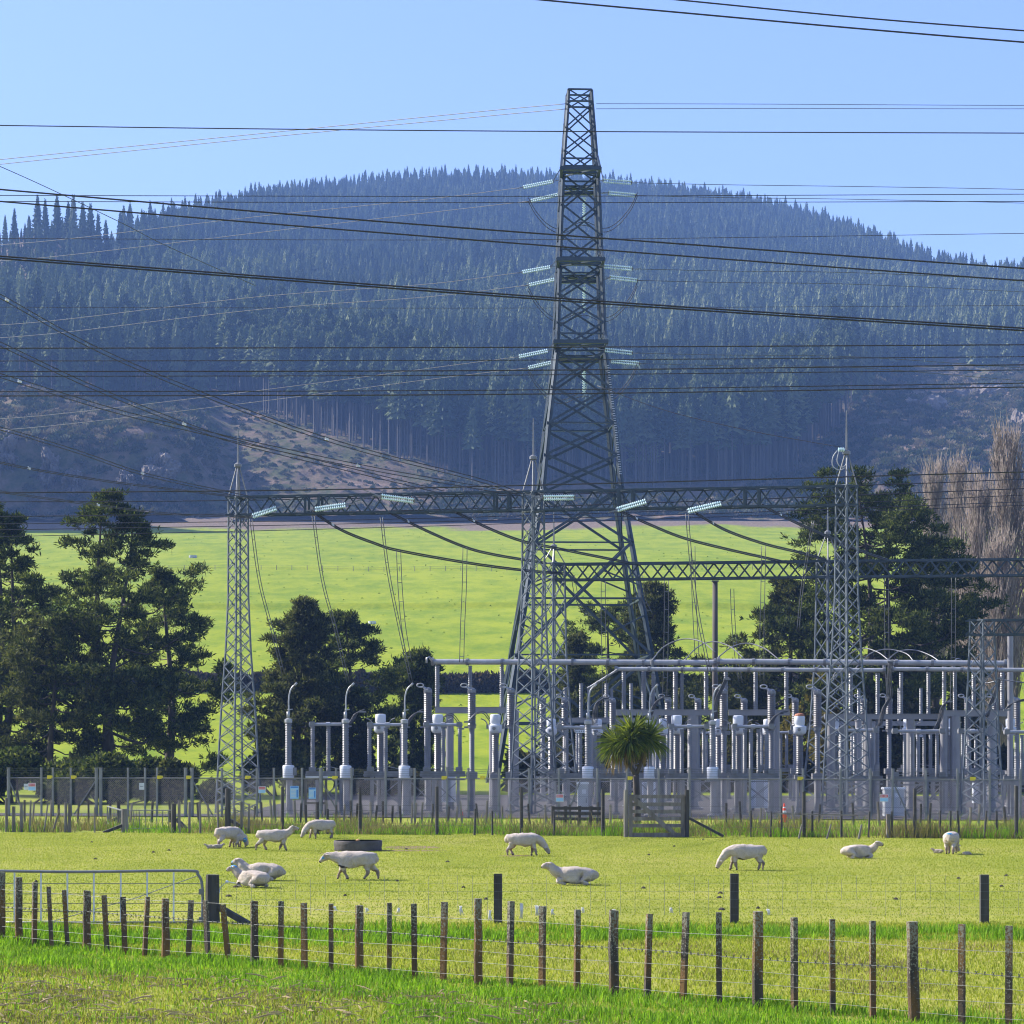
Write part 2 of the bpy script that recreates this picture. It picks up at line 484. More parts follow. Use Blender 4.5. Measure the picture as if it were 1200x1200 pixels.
def hill_y(x, D):
    """height angle of the hillside at bearing x, distance D"""
    Dr = ridgeD(x)
    sk = float(np.interp(x, SKX, SKY_)) + 19 * (2500 / Dr) ** .7
    d = 940 + (D - 940) * (1560.0 / (Dr - 940))
    f = float(np.interp(min(d, 2500), PD, PF))
    fb = float(np.interp(min(d, 2500), PDB, PFB))
    bl = float(np.interp(x, [215, 275, 960, 1030], [1, 0, 0, .8]))
    f = f + (fb - f) * bl
    y = 606 + (sk - 606) * f
    amp = 16 * math.sin(PI * min(1, max(0, f)))
    X = (x - 600) / F * D
    y += amp * (mn.noise(Vector((X * .0045, D * .0022, 9.1))) * 1.3 + .6 * mn.noise(Vector((X * .012, D * .006, 4.1))))
    # spur whose lee is in shade, and the bluffs on both sides
    low = math.exp(-((f - .16) / .13) ** 2)
    y += low * (22 * math.exp(-((x - 235) / 45) ** 2) - 26 * math.exp(-((x - 165) / 70) ** 2) - 14 * math.exp(-((x - 400) / 110) ** 2)
                - 12 * math.exp(-((x - 1130) / 60) ** 2) + 14 * math.exp(-((x - 1010) / 60) ** 2))
    # the shoulder of the next spur, out of view to the left; the bluffs lie in its shade
    sp = min(1, max(0, (-30 - x) / 290)); sp = sp * sp * (3 - 2 * sp)
    y -= 400 * sp * math.exp(-((min(d, 2500) - 985) / 95) ** 2)
    return y, d


def hill_z(X, Y):
    x = X / Y * F + 600
    y, d = hill_y(x, Y)
    Dr = ridgeD(x)
    if Y > Dr:
        y0, _ = hill_y(x, Dr)
        return H + (YH - y0) / F * Dr - .42 * (Y - Dr) * min(1, (Y - Dr) / 120)
    z = H + (YH - y) / F * Y
    rough = max(0, 1 - (d - 940) / 400)
    z += rough * (2.2 * mn.noise(Vector((X * .05, Y * .05, 2))) + 1.1 * mn.noise(Vector((X * .17, Y * .17, 5))))
    return z


# lower edge of the plantation (bearing, height angle)
FX = [-900, -100, 0, 60, 130, 200, 260, 300, 360, 430, 500, 570, 640, 850, 930, 985, 1030, 1070, 1120, 1200, 1500, 2100]
FYL = [470, 470, 455, 462, 470, 462, 468, 480, 505, 525, 552, 585, 596, 590, 560, 500, 450, 432, 425, 426, 450, 470]


def hill_material():
    m, nt, b, out = _nodes('hillside')
    n1 = _noise(nt, .03, 8, .7); n2 = _noise(nt, .16, 8, .75)
    a = nt.nodes.new('ShaderNodeMath'); a.operation = 'MULTIPLY_ADD'; a.inputs[1].default_value = .5
    c = nt.nodes.new('ShaderNodeMath'); c.operation = 'MULTIPLY'; c.inputs[1].default_value = .5
    nt.links.new(n2.outputs['Fac'], c.inputs[0]); nt.links.new(n1.outputs['Fac'], a.inputs[0]); nt.links.new(c.outputs[0], a.inputs[2])
    r = _ramp(nt, a.outputs[0], [(.34, (.030, .040, .016)), (.44, (.085, .090, .035)), (.51, (.155, .115, .075)), (.60, (.235, .165, .125)), (.72, (.33, .26, .215))])
    nt.links.new(r.outputs['Color'], b.inputs['Base Color']); b.inputs['Roughness'].default_value = .95; b.inputs['Specular IOR Level'].default_value = .1
    bp = nt.nodes.new('ShaderNodeBump'); bp.inputs['Strength'].default_value = .9; bp.inputs['Distance'].default_value = 2.5
    nt.links.new(n2.outputs['Fac'], bp.inputs['Height']); nt.links.new(bp.outputs['Normal'], b.inputs['Normal'])
    return m


def build_hill():
    xs = np.concatenate([np.linspace(-900, -130, 40), np.linspace(-120, 1320, 361), np.linspace(1330, 2100, 40)])
    ds = np.concatenate([np.linspace(925, 1180, 112), np.linspace(1185, 2560, 120), np.linspace(2600, 3400, 14)])
    V, Fc = [], []
    for D in ds:
        for x in xs:
            X = (x - 600) / F * D
            V.append((X, D, hill_z(X, D)))
    n = len(xs)
    for i in range(len(ds) - 1):
        b = i * n + np.arange(n - 1)
        Fc.append(np.stack([b, b + 1, b + 1 + n, b + n], 1))
    o = np_mesh('hill', np.array(V), np.concatenate(Fc), hill_material(), smooth=True)
    props(o, 'broad hill with cleared lower slopes rising behind the pasture', None, None, 'structure')


build_hill()


def conifer_mesh(name, seed, bare=.04, rad=.17, n=60, top_r=.02, mats=('forest', 'ftrunk'), fluff=1.0, tiers=7):
    """one plantation tree of height 1: trunk, ragged drooping tiers and loose sprays"""
    r = random.Random(seed); mb = MB()
    mb.cm = 1
    mb.tube([(0, 0, -.05), (0, 0, .5), (0, 0, .97)], [.011, .008, .002], 4, False)
    mb.cm = 0
    prof = lambda h: rad * (1 - ((h - bare) / (1 - bare)) ** 1.2) + top_r
    for i in range(tiers):
        h0 = bare + (1 - bare) * i / tiers; h1 = min(1.0, h0 + (1 - bare) / tiers * 1.7)
        R = prof(h0) * .86; k = 9; ring = []
        for j in range(2 * k):
            a = PI * j / k + i * .7
            q = R * (r.uniform(.85, 1.2) if j % 2 else r.uniform(.5, .75))
            ring.append(Vector((math.cos(a) * q, math.sin(a) * q, h0 + r.uniform(-.02, .025) - (.012 if j % 2 else -.01))))
        ap = Vector((r.gauss(0, .006), r.gauss(0, .006), h1))
        for j in range(2 * k): mb.face(ring[j], ring[(j + 1) % (2 * k)], ap)
    for i in range(n):
        t = (i + r.random()) / n
        h = bare + (1 - bare) * t ** .9
        L = prof(h) * r.uniform(.75, 1.25)
        a = i * 2.4 + r.uniform(-.4, .4)
        d = Vector((math.cos(a), math.sin(a), 0)); s2 = Vector((-d.y, d.x, 0))
        o = Vector((0, 0, h)) + d * L * .3
        tip = Vector((0, 0, h)) + d * L + Vector((0, 0, L * r.uniform(-.1, .45)))
        midp = o.lerp(tip, .5)
        mb.face(o, midp + s2 * L * .16 * fluff, tip, midp - s2 * L * .16 * fluff)
        mb.face(o, midp + Vector((0, 0, .018 * fluff)), tip, midp - Vector((0, 0, .018 * fluff)))
    me = bpy.data.meshes.new(name)
    me.from_pydata(mb.v, [], mb.f)
    me.materials.append(M[mats[0]]); me.materials.append(M[mats[1]])
    me.polygons.foreach_set('material_index', mb.mi); me.update()
    return me


def scatter(name, protos, pts, label, kind='stuff', group=None):
    """one mass of far trees: points that each carry a tree"""
    pc = bpy.data.collections.new(name + '_kinds')
    for k, me in enumerate(protos):
        pc.objects.link(bpy.data.objects.new('%s_kind_%02d' % (name, k), me))
    me = bpy.data.meshes.new(name)
    me.from_pydata([p[0] for p in pts], [], [])
    at = me.attributes.new('siz', 'FLOAT', 'POINT'); at.data.foreach_set('value', [p[1] for p in pts])
    at = me.attributes.new('ang', 'FLOAT_VECTOR', 'POINT'); at.data.foreach_set('vector', np.array([(0, 0, p[2]) for p in pts], np.float32).ravel())
    at = me.attributes.new('kin', 'INT', 'POINT'); at.data.foreach_set('value', [p[3] for p in pts])
    o = bpy.data.objects.new(name, me); COL.objects.link(o)
    ng = bpy.data.node_groups.new(name + '_nodes', 'GeometryNodeTree')
    ng.interface.new_socket('Geometry', in_out='INPUT', socket_type='NodeSocketGeometry')
    ng.interface.new_socket('Geometry', in_out='OUTPUT', socket_type='NodeSocketGeometry')
    gi = ng.nodes.new('NodeGroupInput'); go = ng.nodes.new('NodeGroupOutput')
    iop = ng.nodes.new('GeometryNodeInstanceOnPoints'); ci = ng.nodes.new('GeometryNodeCollectionInfo')
    ci.inputs['Collection'].default_value = pc
    ci.inputs['Separate Children'].default_value = True; ci.inputs['Reset Children'].default_value = True
    iop.inputs['Pick Instance'].default_value = True

    def attr(n, t):
        a = ng.nodes.new('GeometryNodeInputNamedAttribute'); a.data_type = t; a.inputs['Name'].default_value = n
        return a.outputs['Attribute']
    ng.links.new(gi.outputs[0], iop.inputs['Points']); ng.links.new(ci.outputs[0], iop.inputs['Instance'])
    ng.links.new(attr('kin', 'INT'), iop.inputs['Instance Index'])
    ng.links.new(attr('ang', 'FLOAT_VECTOR'), iop.inputs['Rotation'])
    ng.links.new(attr('siz', 'FLOAT'), iop.inputs['Scale'])
    ng.links.new(iop.outputs[0], go.inputs[0])
    md = o.modifiers.new('trees', 'NODES'); md.node_group = ng
    return props(o, label, None, group, kind)


def build_forest():
    r = random.Random(5)
    protos = [conifer_mesh('plantation_tree', s, .05, rr, 60) for s, rr in ((1, .15), (2, .17), (3, .14))]
    protos += [conifer_mesh('young_plantation_tree', 11, .02, .20, 60, .03, ('forest_pale', 'ftrunk'), 1.2), conifer_mesh('young_plantation_tree', 12, .02, .18, 60, .03, ('forest_pale', 'ftrunk'), 1.2)]
    protos += [conifer_mesh('edge_plantation_tree', 21, .55, .13, 60, .03), conifer_mesh('edge_plantation_tree', 22, .48, .12, 60, .03), conifer_mesh('edge_plantation_tree', 23, .6, .14, 60, .03)]
    pts = []
    D = 1000.0
    sp = 7.9
    while D < 2620:
        x0, x1 = -420, 1460
        n = int((x1 - x0) / F * D / sp)
        for i in range(n):
            x = x0 + (x1 - x0) * (i + r.random()) / n
            Y = D + r.uniform(-.5, .5) * sp
            Dr = ridgeD(x)
            if Y > Dr + 45: continue
            y, d = hill_y(x, min(Y, Dr))
            edge = float(np.interp(x, FX, FYL)) + 7 * mn.noise(Vector((x * .03, 0, 0)))
            if y > edge: continue
            X = (x - 600) / F * Y
            big = mn.noise(Vector((X * .006, Y * .004, 7)))
            gap = mn.noise(Vector((X * .012, Y * .010, 17)))
            if gap < -.52 and y > 300 and r.random() < .7: continue
            from_edge = edge - y
            s = 23 + 3.5 * big + r.uniform(-8, 5)
            k = r.choice((0, 1, 2))
            band = y > 345 + 18 * mn.noise(Vector((x * .008, 3, 0))) and y < 425 + 14 * mn.noise(Vector((x * .011, 8, 0)))
            if from_edge < 62 and 270 < x < 1000:
                k = r.choice((5, 6, 7)); s = 35 + r.uniform(-5, 5)
            elif from_edge < 45 and x < 270:
                k = r.choice((5, 6, 0)); s = 30 + r.uniform(-6, 5)
            elif band and (big > -.30) and r.random() < .8:
                k = r.choice((3, 4)); s = 23 + r.uniform(-5, 6)
            if Dr < 1750 and Y > Dr - 160:
                s = 25 + r.uniform(-6, 6)
            if Y > Dr - 120: s *= .86
            if x < 140 and Y > Dr - 260: s *= .55
            if x < 140 and Y > Dr - 60 and r.random() < .4: continue
            pts.append(((X, Y, hill_z(X, Y) - .6), s * r.choice((1, 1, 1, .85, 1.1)), r.uniform(0, 6.28), k))
        D += sp
    # the front rank stands close, its bare stems side by side
    for i in range(2600):
        x = r.uniform(265, 1010); D = r.uniform(985, 1130); y, d = hill_y(x, D)
        e = float(np.interp(x, FX, FYL)) + 7 * mn.noise(Vector((x * .03, 0, 0))) - y
        if e < 0 or e > 70: continue
        X = (x - 600) / F * D; pts.append(((X, D, hill_z(X, D) - .6), 35 + r.uniform(-6, 5), r.uniform(0, 6.28), r.choice((5, 6, 7))))
    scatter('forest', protos, pts, 'dense plantation of dark conifers covering the hill to its skyline')
    # a few that stand apart on the left-hand skyline and in front of the mass
    sky_trees = [(6, 252, 62), (17, 244, 60), (44, 228, 66), (53, 233, 58), (67, 228, 68), (80, 236, 60), (86, 228, 64), (97, 236, 58), (106, 238, 55), (115, 250, 48), (124, 258, 44)]
    words = ['tall dark conifer furthest left on the far skyline', 'tall conifer second from the left edge on the skyline', 'conifer at the left end of the close skyline row',
             'thin conifer second in the close skyline row', 'tallest conifer in the close skyline row by the left edge', 'shorter conifer right of the tallest skyline conifer',
             'tall pointed conifer in the middle of the skyline row', 'conifer right of the tall pointed one on the skyline', 'conifer third from the right end of the skyline row',
             'small conifer second from the right end of the skyline row', 'smallest conifer at the right end of the skyline row']
    for i, ((x, yt, hp), lab) in enumerate(zip(sky_trees, words)):
        D = 1470 + (i % 3) * 14
        X = (x - 600) / F * D
        z = hill_z(X, D) - 1
        ht = H + (YH - yt) / F * D - z
        t = thing('conifer', lab, 'tree', (X, D, z), 'conifers on the left skyline')
        me = conifer_mesh('crown', 40 + i, .12, .11 + .02 * (i % 3), 120, .02)
        o = bpy.data.objects.new('crown', me); COL.objects.link(o); o.parent = t; o.scale = (ht,) * 3
        tr = MB(); tr.tube([Vector((X, D, z - 1)), Vector((X, D, z + ht * .9))], [.34, .06], 6)
        tr.build('trunk', M['ftrunk'], t)
    for (x, yb, yt, lab, k) in ((752, 560, 478, 'pale bushy tree standing alone against the dark slope beside the big pylon', 3), (1002, 438, 372, 'pale spreading tree above the slip on the right', 5), (1034, 440, 374, 'pale tree right of the spreading one above the slip', 3)):
        D = 1010 if yb > 500 else 1100
        for q in np.linspace(950, 1500, 300):
            if hill_y(x, q)[0] < yb: D = q; break
        X = (x - 600) / F * D; z = hill_z(X, D) - .5
        ht = H + (YH - yt) / F * D - z
        t = thing('hill_tree', lab, 'tree', (X, D, z), 'pale trees standing apart on the hill')
        me = conifer_mesh('crown', 60 + x, .25, .26, 170, .05, ('forest_pale', 'ftrunk'), 1.1)
        o = bpy.data.objects.new('crown', me); COL.objects.link(o); o.parent = t; o.scale = (ht,) * 3
        tr = MB(); tr.tube([Vector((X, D, z - 1)), Vector((X, D, z + ht * .85))], [.34, .06], 6)
        tr.build('trunk', M['ftrunk'], t)


build_forest()


def bush_mesh(name, seed, mat, n=90):
    r = random.Random(seed); mb = MB()
    for i in range(n):
        a = r.uniform(0, 6.28); q = r.uniform(0, 1) ** .5; h = r.uniform(0, 1)
        c = Vector((math.cos(a) * q * (1.1 - .5 * h), math.sin(a) * q * (1.1 - .5 * h), h * r.uniform(.5, 1)))
        d = (c + Vector((r.gauss(0, .4), r.gauss(0, .4), .4))).normalized(); s = d.orthogonal().normalized() * .16
        mb.face(c, c + d * .22 + s, c + d * .5, c + d * .22 - s)
    me = bpy.data.meshes.new(name); me.from_pydata(mb.v, [], mb.f); me.materials.append(mat); me.update()
    return me


def hill_scrub():
    r = random.Random(9)
    grn = leafmat('hill_scrub_leaves', [(.2, (.035, .05, .02)), (.5, (.07, .075, .035)), (.8, (.15, .12, .085))], .02, .15, .2, True)
    pro = [bush_mesh('hill_bush', k, grn) for k in (1, 2, 3)]
    pts = []
    while len(pts) < 8500:
        x = r.uniform(-250, 1450); D = 934 + (230 if x < 960 else 420) * r.random() ** 1.5
        y, d = hill_y(x, D)
        if y < float(np.interp(x, FX, FYL)) - 6: continue
        X = (x - 600) / F * D
        k = mn.noise(Vector((X * .02, D * .03, 1.7)))
        den = float(np.interp(x, [-200, 200, 260, 470, 560, 960, 1040, 1300], [.55, .5, .4, .45, 1, 1, .9, .9]))
        if r.random() > den * (.6 + .9 * k): continue
        s = r.uniform(.5, 1.5) * (1 if 250 < x < 520 else 2.0)
        pts.append(((X, D, hill_z(X, D) - .2), s, r.uniform(0, 6.28), r.randrange(3)))
    scatter('hill_scrub', pro, pts, 'low scrub and regrowth on the cleared lower slopes of the hill')


hill_scrub()


def far_tussocks():
    r = random.Random(12)
    tm = leafmat('tussock_blades', [(.2, (.10, .16, .012)), (.6, (.16, .23, .02)), (.9, (.26, .28, .05))], .05, .3, .2, True)
    pro = [bush_mesh('tussock', k, tm, 40) for k in (4, 5)]
    pts = []
    while len(pts) < 1500:
        Y = 195 + 700 * r.random() ** 1.3; X = r.uniform(-.26, .26) * Y
        if r.random() > .5 + 1.2 * mn.noise(Vector((X * .015, Y * .012, 31))): continue
        pts.append(((X, Y, G(X, Y) - .05), r.uniform(.10, .26), r.uniform(0, 6.28), r.randrange(2)))
    scatter('tussock_grass', pro, pts, 'ungrazed tussocks dotted over the far pasture')


far_tussocks()


def rocks():
    rock = pmat('pale_bluff_rock', [(.3, (.08, .068, .06)), (.5, (.16, .13, .11)), (.7, (.28, .23, .20))], .12, .95, 0, 1.0, .5, (1, 1, .5))
    r = random.Random(3)
    L = [(187, 540, 24, 30, 'pale rounded bluff on the shaded slope left of the tall lattice mast'), (150, 556, 14, 22, 'small pale bluff below the rounded one on the left slope'),
         (88, 556, 14, 26, 'narrow rock face on the far left slope'), (60, 535, 15, 40, 'tall shaded rock face low on the left slope'), (12, 520, 16, 38, 'rock face at the left edge of the hill'),
         (1085, 478, 34, 44, 'broken rock slip on the right of the hill'), (1150, 462, 36, 36, 'rock bluff right of the broken slip'), (1195, 500, 20, 46, 'tall rock bluff at the right edge of the hill'),
         (1040, 520, 16, 24, 'low rock face below the slip'), (1110, 530, 18, 22, 'rock knob below the right bluff')]
    for x, y, wpx, hpx, lab in L:
        D = 1000
        for q in np.linspace(945, 1500, 400):
            if hill_y(x, q)[0] < y: D = q; break
        k = D / F
        bm = bmesh.new(); bmesh.ops.create_icosphere(bm, subdivisions=5, radius=1)
        c = P(x, y, D)
        for v in bm.verts:
            d = v.co.copy()
            n = 1 + .40 * mn.noise(d * 1.6 + Vector((x, 0, 0))) - .30 * abs(mn.noise(Vector((d.x * 5, d.y * 5, d.z * 2.2)) + Vector((x, 3, 0)))) + .10 * mn.noise(d * 13) + .05 * mn.noise(d * 27)
            v.co = Vector((d.x * wpx * k * n * 1.1, d.y * 16 * n, d.z * hpx * .8 * k * n - .35 * hpx * k))
        me = bpy.data.meshes.new('rock_outcrop'); bm.to_mesh(me); bm.free(); me.materials.append(rock)
        o = bpy.data.objects.new('rock_outcrop', me); COL.objects.link(o); o.location = c + Vector((0, 6.5, -1))
        props(o, lab, 'rock', 'rock outcrops on the hill')


rocks()

# gravel yard under the substation
gm = pmat('crushed_gravel', [(.3, (.025, .023, .023)), (.5, (.055, .050, .051)), (.7, (.10, .092, .093))], 9, .95, 0, .8, 16)
g = MB()
fy = lambda X: 117.6 - .17 * X
n = 40
for a, b, dep in ((-26.5, -13.5, 5.0), (-13.5, 62, 62.0)):
    for i in range(n):
        xa, xb = a + (b - a) * i / n, a + (b - a) * (i + 1) / n
        g.face((xa, fy(xa), .03), (xb, fy(xb), .03), (xb, fy(xb) + dep, .03), (xa, fy(xa) + dep, .03))
props(g.build('gravel_yard', gm, None, (0, 0, 0)), 'grey gravel yard of the substation', None, None, 'structure')
# ------------------------------------------------------------------ trees
def rand_dirs(rng, n, up=0.0):
    v = rng.normal(size=(n, 3)); v[:, 2] += up
    return v / np.linalg.norm(v, axis=1, keepdims=True)


def needles(name, cen, direc, rng, per, length, width, spread, mat, parent, up=.3):
    """tufts of needle sprays: per leaves round each centre, mostly along direc"""
    cen = np.repeat(np.asarray(cen, float), per, 0); direc = np.repeat(np.asarray(direc, float), per, 0)
    n = len(cen)
    d = direc * (1 - spread) + rand_dirs(rng, n, up) * spread
    d /= np.linalg.norm(d, axis=1, keepdims=True)
    L = length * rng.uniform(.6, 1.25, (n, 1)); W = width * rng.uniform(.6, 1.3, (n, 1))
    s = np.cross(d, rand_dirs(rng, n)); s /= np.linalg.norm(s, axis=1, keepdims=True) + 1e-9
    a = cen + rng.normal(size=(n, 3)) * length * .18
    tip = a + d * L; m = a + d * L * .5
    V = np.stack([a, m + s * W, tip, m - s * W], 1).reshape(-1, 3)
    Fc = np.arange(n * 4).reshape(-1, 4)
    return np_mesh(name, V, Fc, mat, parent)


def pine(label, x, D, ytop, half, seed, crown0=.25, nb=70, mat='pine', lean=0.0, forks=1, shape='open', group='pines behind the substation', dens=1.0, z0=None, cat='tree', name='pine_tree'):
    r = random.Random(seed); rng = np.random.default_rng(seed)
    base = GP(x, D); base.z = G(base.x, base.y) if z0 is None else z0
    hgt = H + (YH - ytop) / F * D - base.z
    W = half / F * D
    t = thing(name, label, cat, base, group)
    wood = MB(); cen, dr = [], []
    stems = []
    for k in range(forks):
        off = (k - (forks - 1) / 2)
        hh = hgt * (1 - .09 * k * r.random())
        pts = []
        for i in range(9):
            q = i / 8
            sp = off * W * .42 * max(0, q - .18) ** .8
            pts.append(base + Vector((lean * q * hgt + sp + .02 * hgt * math.sin(q * 5 + seed + k), .25 * off * q + .015 * hgt * math.sin(q * 4 + seed * 2 + k), q * hh - .3)))
        r0 = hgt * .021 / math.sqrt(forks) * 1.25
        wood.tube(pts, [r0 * (1 - .93 * i / 8) * (1.25 if i == 0 else 1) for i in range(9)], 8)
        stems.append(pts)

    def plate(p, d, size, k):
        """one flattened clump of foliage, its shoots turned up to the light"""
        k = max(3, int(k * dens))
        for _ in range(k):
            o = Vector((r.gauss(0, .52), r.gauss(0, .52), r.gauss(.04, .17))) * size
            cen.append(p + o); dr.append((d * .35 + o.normalized() * .5 + Vector((0, 0, .6))).normalized())
    for i in range(nb):
        q = crown0 + (1 - crown0) * ((i + r.random()) / nb) ** .9
        st = stems[i % forks]
        f = q * 8; j = min(7, int(f)); o = st[j].lerp(st[j + 1], f - j)
        u = (q - crown0) / (1 - crown0)
        if shape == 'open': prof = (.66 + .34 * math.sin(u * 2.6 + .9)) * (1 - u ** 3.0) + .12
        elif shape == 'cone': prof = (1 - u) ** .8 * (.9 + .25 * math.sin(u * 14 + seed)) + .05
        else: prof = math.sqrt(max(0, 1 - (2 * u - .85) ** 2 / 1.35)) * .95 + .08
        L = W * prof * r.uniform(.5, 1.15)
        a = i * 2.399 + r.uniform(-.5, .5)
        d = Vector((math.cos(a), math.sin(a), 0))
        rise = (r.uniform(.0, .35) if shape != 'cone' else r.uniform(.25, .6)) + .5 * u ** 3
        pts = [o]
        for s in range(1, 6):
            e = s / 5
            pts.append(o + d * L * e + Vector((r.gauss(0, .04) * L, r.gauss(0, .04) * L, L * (rise * e - .22 * math.sin(e * PI) + .12 * e * e))))
        r0 = max(.02, .012 * L + .045 * (1 - u) * hgt / 20)
        wood.tube(pts, [r0 * (1 - .85 * s / 5) for s in range(6)], 5, False)
        e0 = (.42 if shape != 'cone' else .22)
        ns = max(2, int(L * 1.15))
        for s in range(ns):
            e = e0 + (1 - e0) * (s + r.random()) / ns
            jf = e * 5; jj = min(4, int(jf)); bp = pts[jj].lerp(pts[jj + 1], jf - jj)
            sa = a + r.choice((-1, 1)) * r.uniform(.4, 1.2)
            sl = L * r.uniform(.12, .32) * (1.15 - .5 * e) + .2
            sd = Vector((math.cos(sa), math.sin(sa), r.uniform(.1, .6)))
            ep = bp + sd * sl
            wood.tube([bp, ep], [r0 * .35, r0 * .12], 3, False)
            size = r.uniform(.55, 1.0) * (.55 + .07 * L)
            plate(ep, sd, size, 11 + 11 * size)
            if sl > 1.0: plate(bp.lerp(ep, .55), sd, size * .7, 8)
        size = r.uniform(.6, .95) * (.6 + .05 * L)
        plate(pts[-1], d, size, 16)
    for st in stems:
        plate(st[-1], Vector((0, 0, 1)), .4, 14)
        for z in range(9):
            a = z * 2.4; q = .25 + .16 * z
            plate(st[-1] + Vector((math.cos(a) * q, math.sin(a) * q, .2 - .26 * z)), Vector((math.cos(a), math.sin(a), .6)), r.uniform(.28, .5), 10)
    sm = wood.build('trunk', M['bark'], t, smooth=True)
    needles('crown', [tuple(c) for c in cen], [tuple(c) for c in dr], rng, 9, .42, .050, .62, M[mat], t)
    return t


def leaf_blob(label, x, y0, y1, half, D, seed, n, mat, name='bush', cat='bush', group=None, leaf=.28, depth=None, z0=None, wood=True):
    """an uneven shrub: stems and many leaf sprays in several lobes"""
    r = random.Random(seed); rng = np.random.default_rng(seed)
    base = GP(x, D); base.z = G(base.x, base.y) if z0 is None else z0
    top = H + (YH - y1) / F * D - base.z
    W = half / F * D; dp = depth or W * .7
    t = thing(name, label, cat, base, group)
    lobes = []
    for i in range(max(5, int(W * 3))):
        a = r.uniform(-1, 1)
        h = top * (1 - .6 * abs(a) ** 2) * r.uniform(.35, .8)
        lobes.append((base + Vector((a * W * .85, r.uniform(-1, 1) * dp, h)), Vector((W * r.uniform(.18, .34) + .2, dp * .4 + .2, top * r.uniform(.16, .26) + .15))))
    if wood:
        m = MB()
        for c, s in lobes:
            m.tube([base + Vector(((c.x - base.x) * .3, 0, -.1)), base.lerp(c, .6) + Vector((0, 0, -.1 * top)), c], [.07, .05, .015], 4, False)
        m.build('stem', M['bark'], t)
    k = n // len(lobes)
    C, Dn = [], []
    for c, s in lobes:
        d = rand_dirs(rng, k, .15); rr = rng.uniform(.45, 1.0, (k, 1)) ** .5
        C.append(np.array(c) + d * np.array(s) * rr); Dn.append(d)
    C = np.concatenate(C); Dn = np.concatenate(Dn)
    ok = C[:, 2] > base.z + .02
    needles('foliage', C[ok], Dn[ok], rng, 3, leaf, leaf * .28, .6, M[mat], t, .2)
    return t


# left-hand pair and the small ones beneath
pine('big dark pine cut by the left edge of the picture', 2, 176, 590, 72, 11, .14, 48, 'pine', .01, 2, 'open')
pine('tall broad pine with forked stems left of the slim lattice mast', 128, 172, 578, 92, 27, .17, 52, 'pine', .012, 2, 'open')
pine('lower spreading pine at the right side of the tall forked pine', 196, 180, 672, 72, 31, .14, 34, 'pine', .0, 1, 'open')
pine('low dark pine in front between the two tall left pines', 62, 170, 735, 74, 35, .10, 40, 'pine_olive', .0, 1, 'round')
pine('bushy olive pine just right of the slim lattice mast', 352, 186, 706, 74, 41, .03, 92, 'pine_olive', .004, 1, 'cone')
pine('dark pine leaning right beside the bushy olive pine', 408, 190, 722, 58, 43, .22, 40, 'pine', .0, 1, 'open')
pine('small pointed pine behind the left end of the long busbar', 487, 182, 763, 42, 47, .04, 54, 'pine', .0, 1, 'cone')
pine('dark round pine seen through the legs of the big pylon', 762, 215, 686, 72, 53, .05, 84, 'pine_olive', .0, 1, 'cone')
pine('pine with a rounded top right of the pylon legs', 716, 222, 716, 54, 57, .06, 40, 'pine', .0, 1, 'round')
pine('small thin pine between the twin lattice masts and the pylon legs', 673, 214, 744, 28, 59, .05, 34, 'pine_olive', .0, 1, 'cone')
pine('great spreading pine behind the right-hand lattice masts', 1024, 190, 572, 106, 61, .17, 74, 'pine', .002, 2, 'round')
pine('low olive pine leaning left from the foot of the great spreading pine', 925, 196, 684, 84, 67, .08, 58, 'pine_olive', -.02, 1, 'open')
pine('dark pine in the gap between the great pine and the bare poplars', 1098, 200, 640, 54, 71, .05, 56, 'pine', .0, 1, 'round')
pine('tall pine beyond the left edge of the picture', -120, 178, 600, 70, 83, .15, 44, 'pine', .0, 2, 'open')
pine('pine farther beyond the left edge of the picture', -250, 182, 640, 70, 85, .12, 40, 'pine_olive', .0, 1, 'open')
leaf_blob('yellow green broadleaf bush under the great spreading pine', 955, 900, 772, 60, 186, 5, 4200, 'autumn', 'bush', 'bush', 'bushes behind the substation', .34)
leaf_blob('dark bush behind the grey cabinet on the right', 1040, 900, 790, 52, 184, 6, 4200, 'scrub', 'bush', 'bush', 'bushes behind the substation', .34)
leaf_blob('dark bush under the bare poplars', 1110, 900, 800, 55, 186, 16, 4000, 'scrub', 'bush', 'bush', 'bushes behind the substation', .34)
leaf_blob('brown green bush low between the leaning dark pine and the small pointed pine', 436, 900, 818, 38, 184, 7, 2600, 'scrub', 'bush', 'bush', 'bushes behind the substation', .32)
leaf_blob('dark bush low behind the pylon legs', 690, 900, 800, 52, 206, 8, 3200, 'pine_olive', 'bush', 'bush', 'bushes behind the substation', .34)
leaf_blob('dark bush behind the cabbage tree', 800, 900, 806, 64, 208, 9, 3600, 'pine_olive', 'bush', 'bush', 'bushes behind the substation', .34)
leaf_blob('dark bush behind the round white sensor heads right of the cabbage tree', 878, 900, 800, 48, 206, 10, 3000, 'scrub', 'bush', 'bush', 'bushes behind the substation', .34)
leaf_blob('low dark scrub under the big left pines behind the mesh fence', 20, 945, 868, 84, 152, 12, 9000, 'pine', 'bush', 'bush', 'bushes behind the substation', .30)
leaf_blob('low dark scrub at the foot of the tall forked pine', 125, 945, 880, 88, 150, 13, 9500, 'pine', 'bush', 'bush', 'bushes behind the substation', .30)
leaf_blob('low scrub right of the tall forked pine by the slim mast', 212, 945, 890, 48, 151, 14, 4200, 'pine_olive', 'bush', 'bush', 'bushes behind the substation', .30)
leaf_blob('low scrub at the foot of the bushy olive pine', 330, 930, 860, 40, 176, 15, 2600, 'pine_olive', 'bush', 'bush', 'bushes behind the substation', .30)
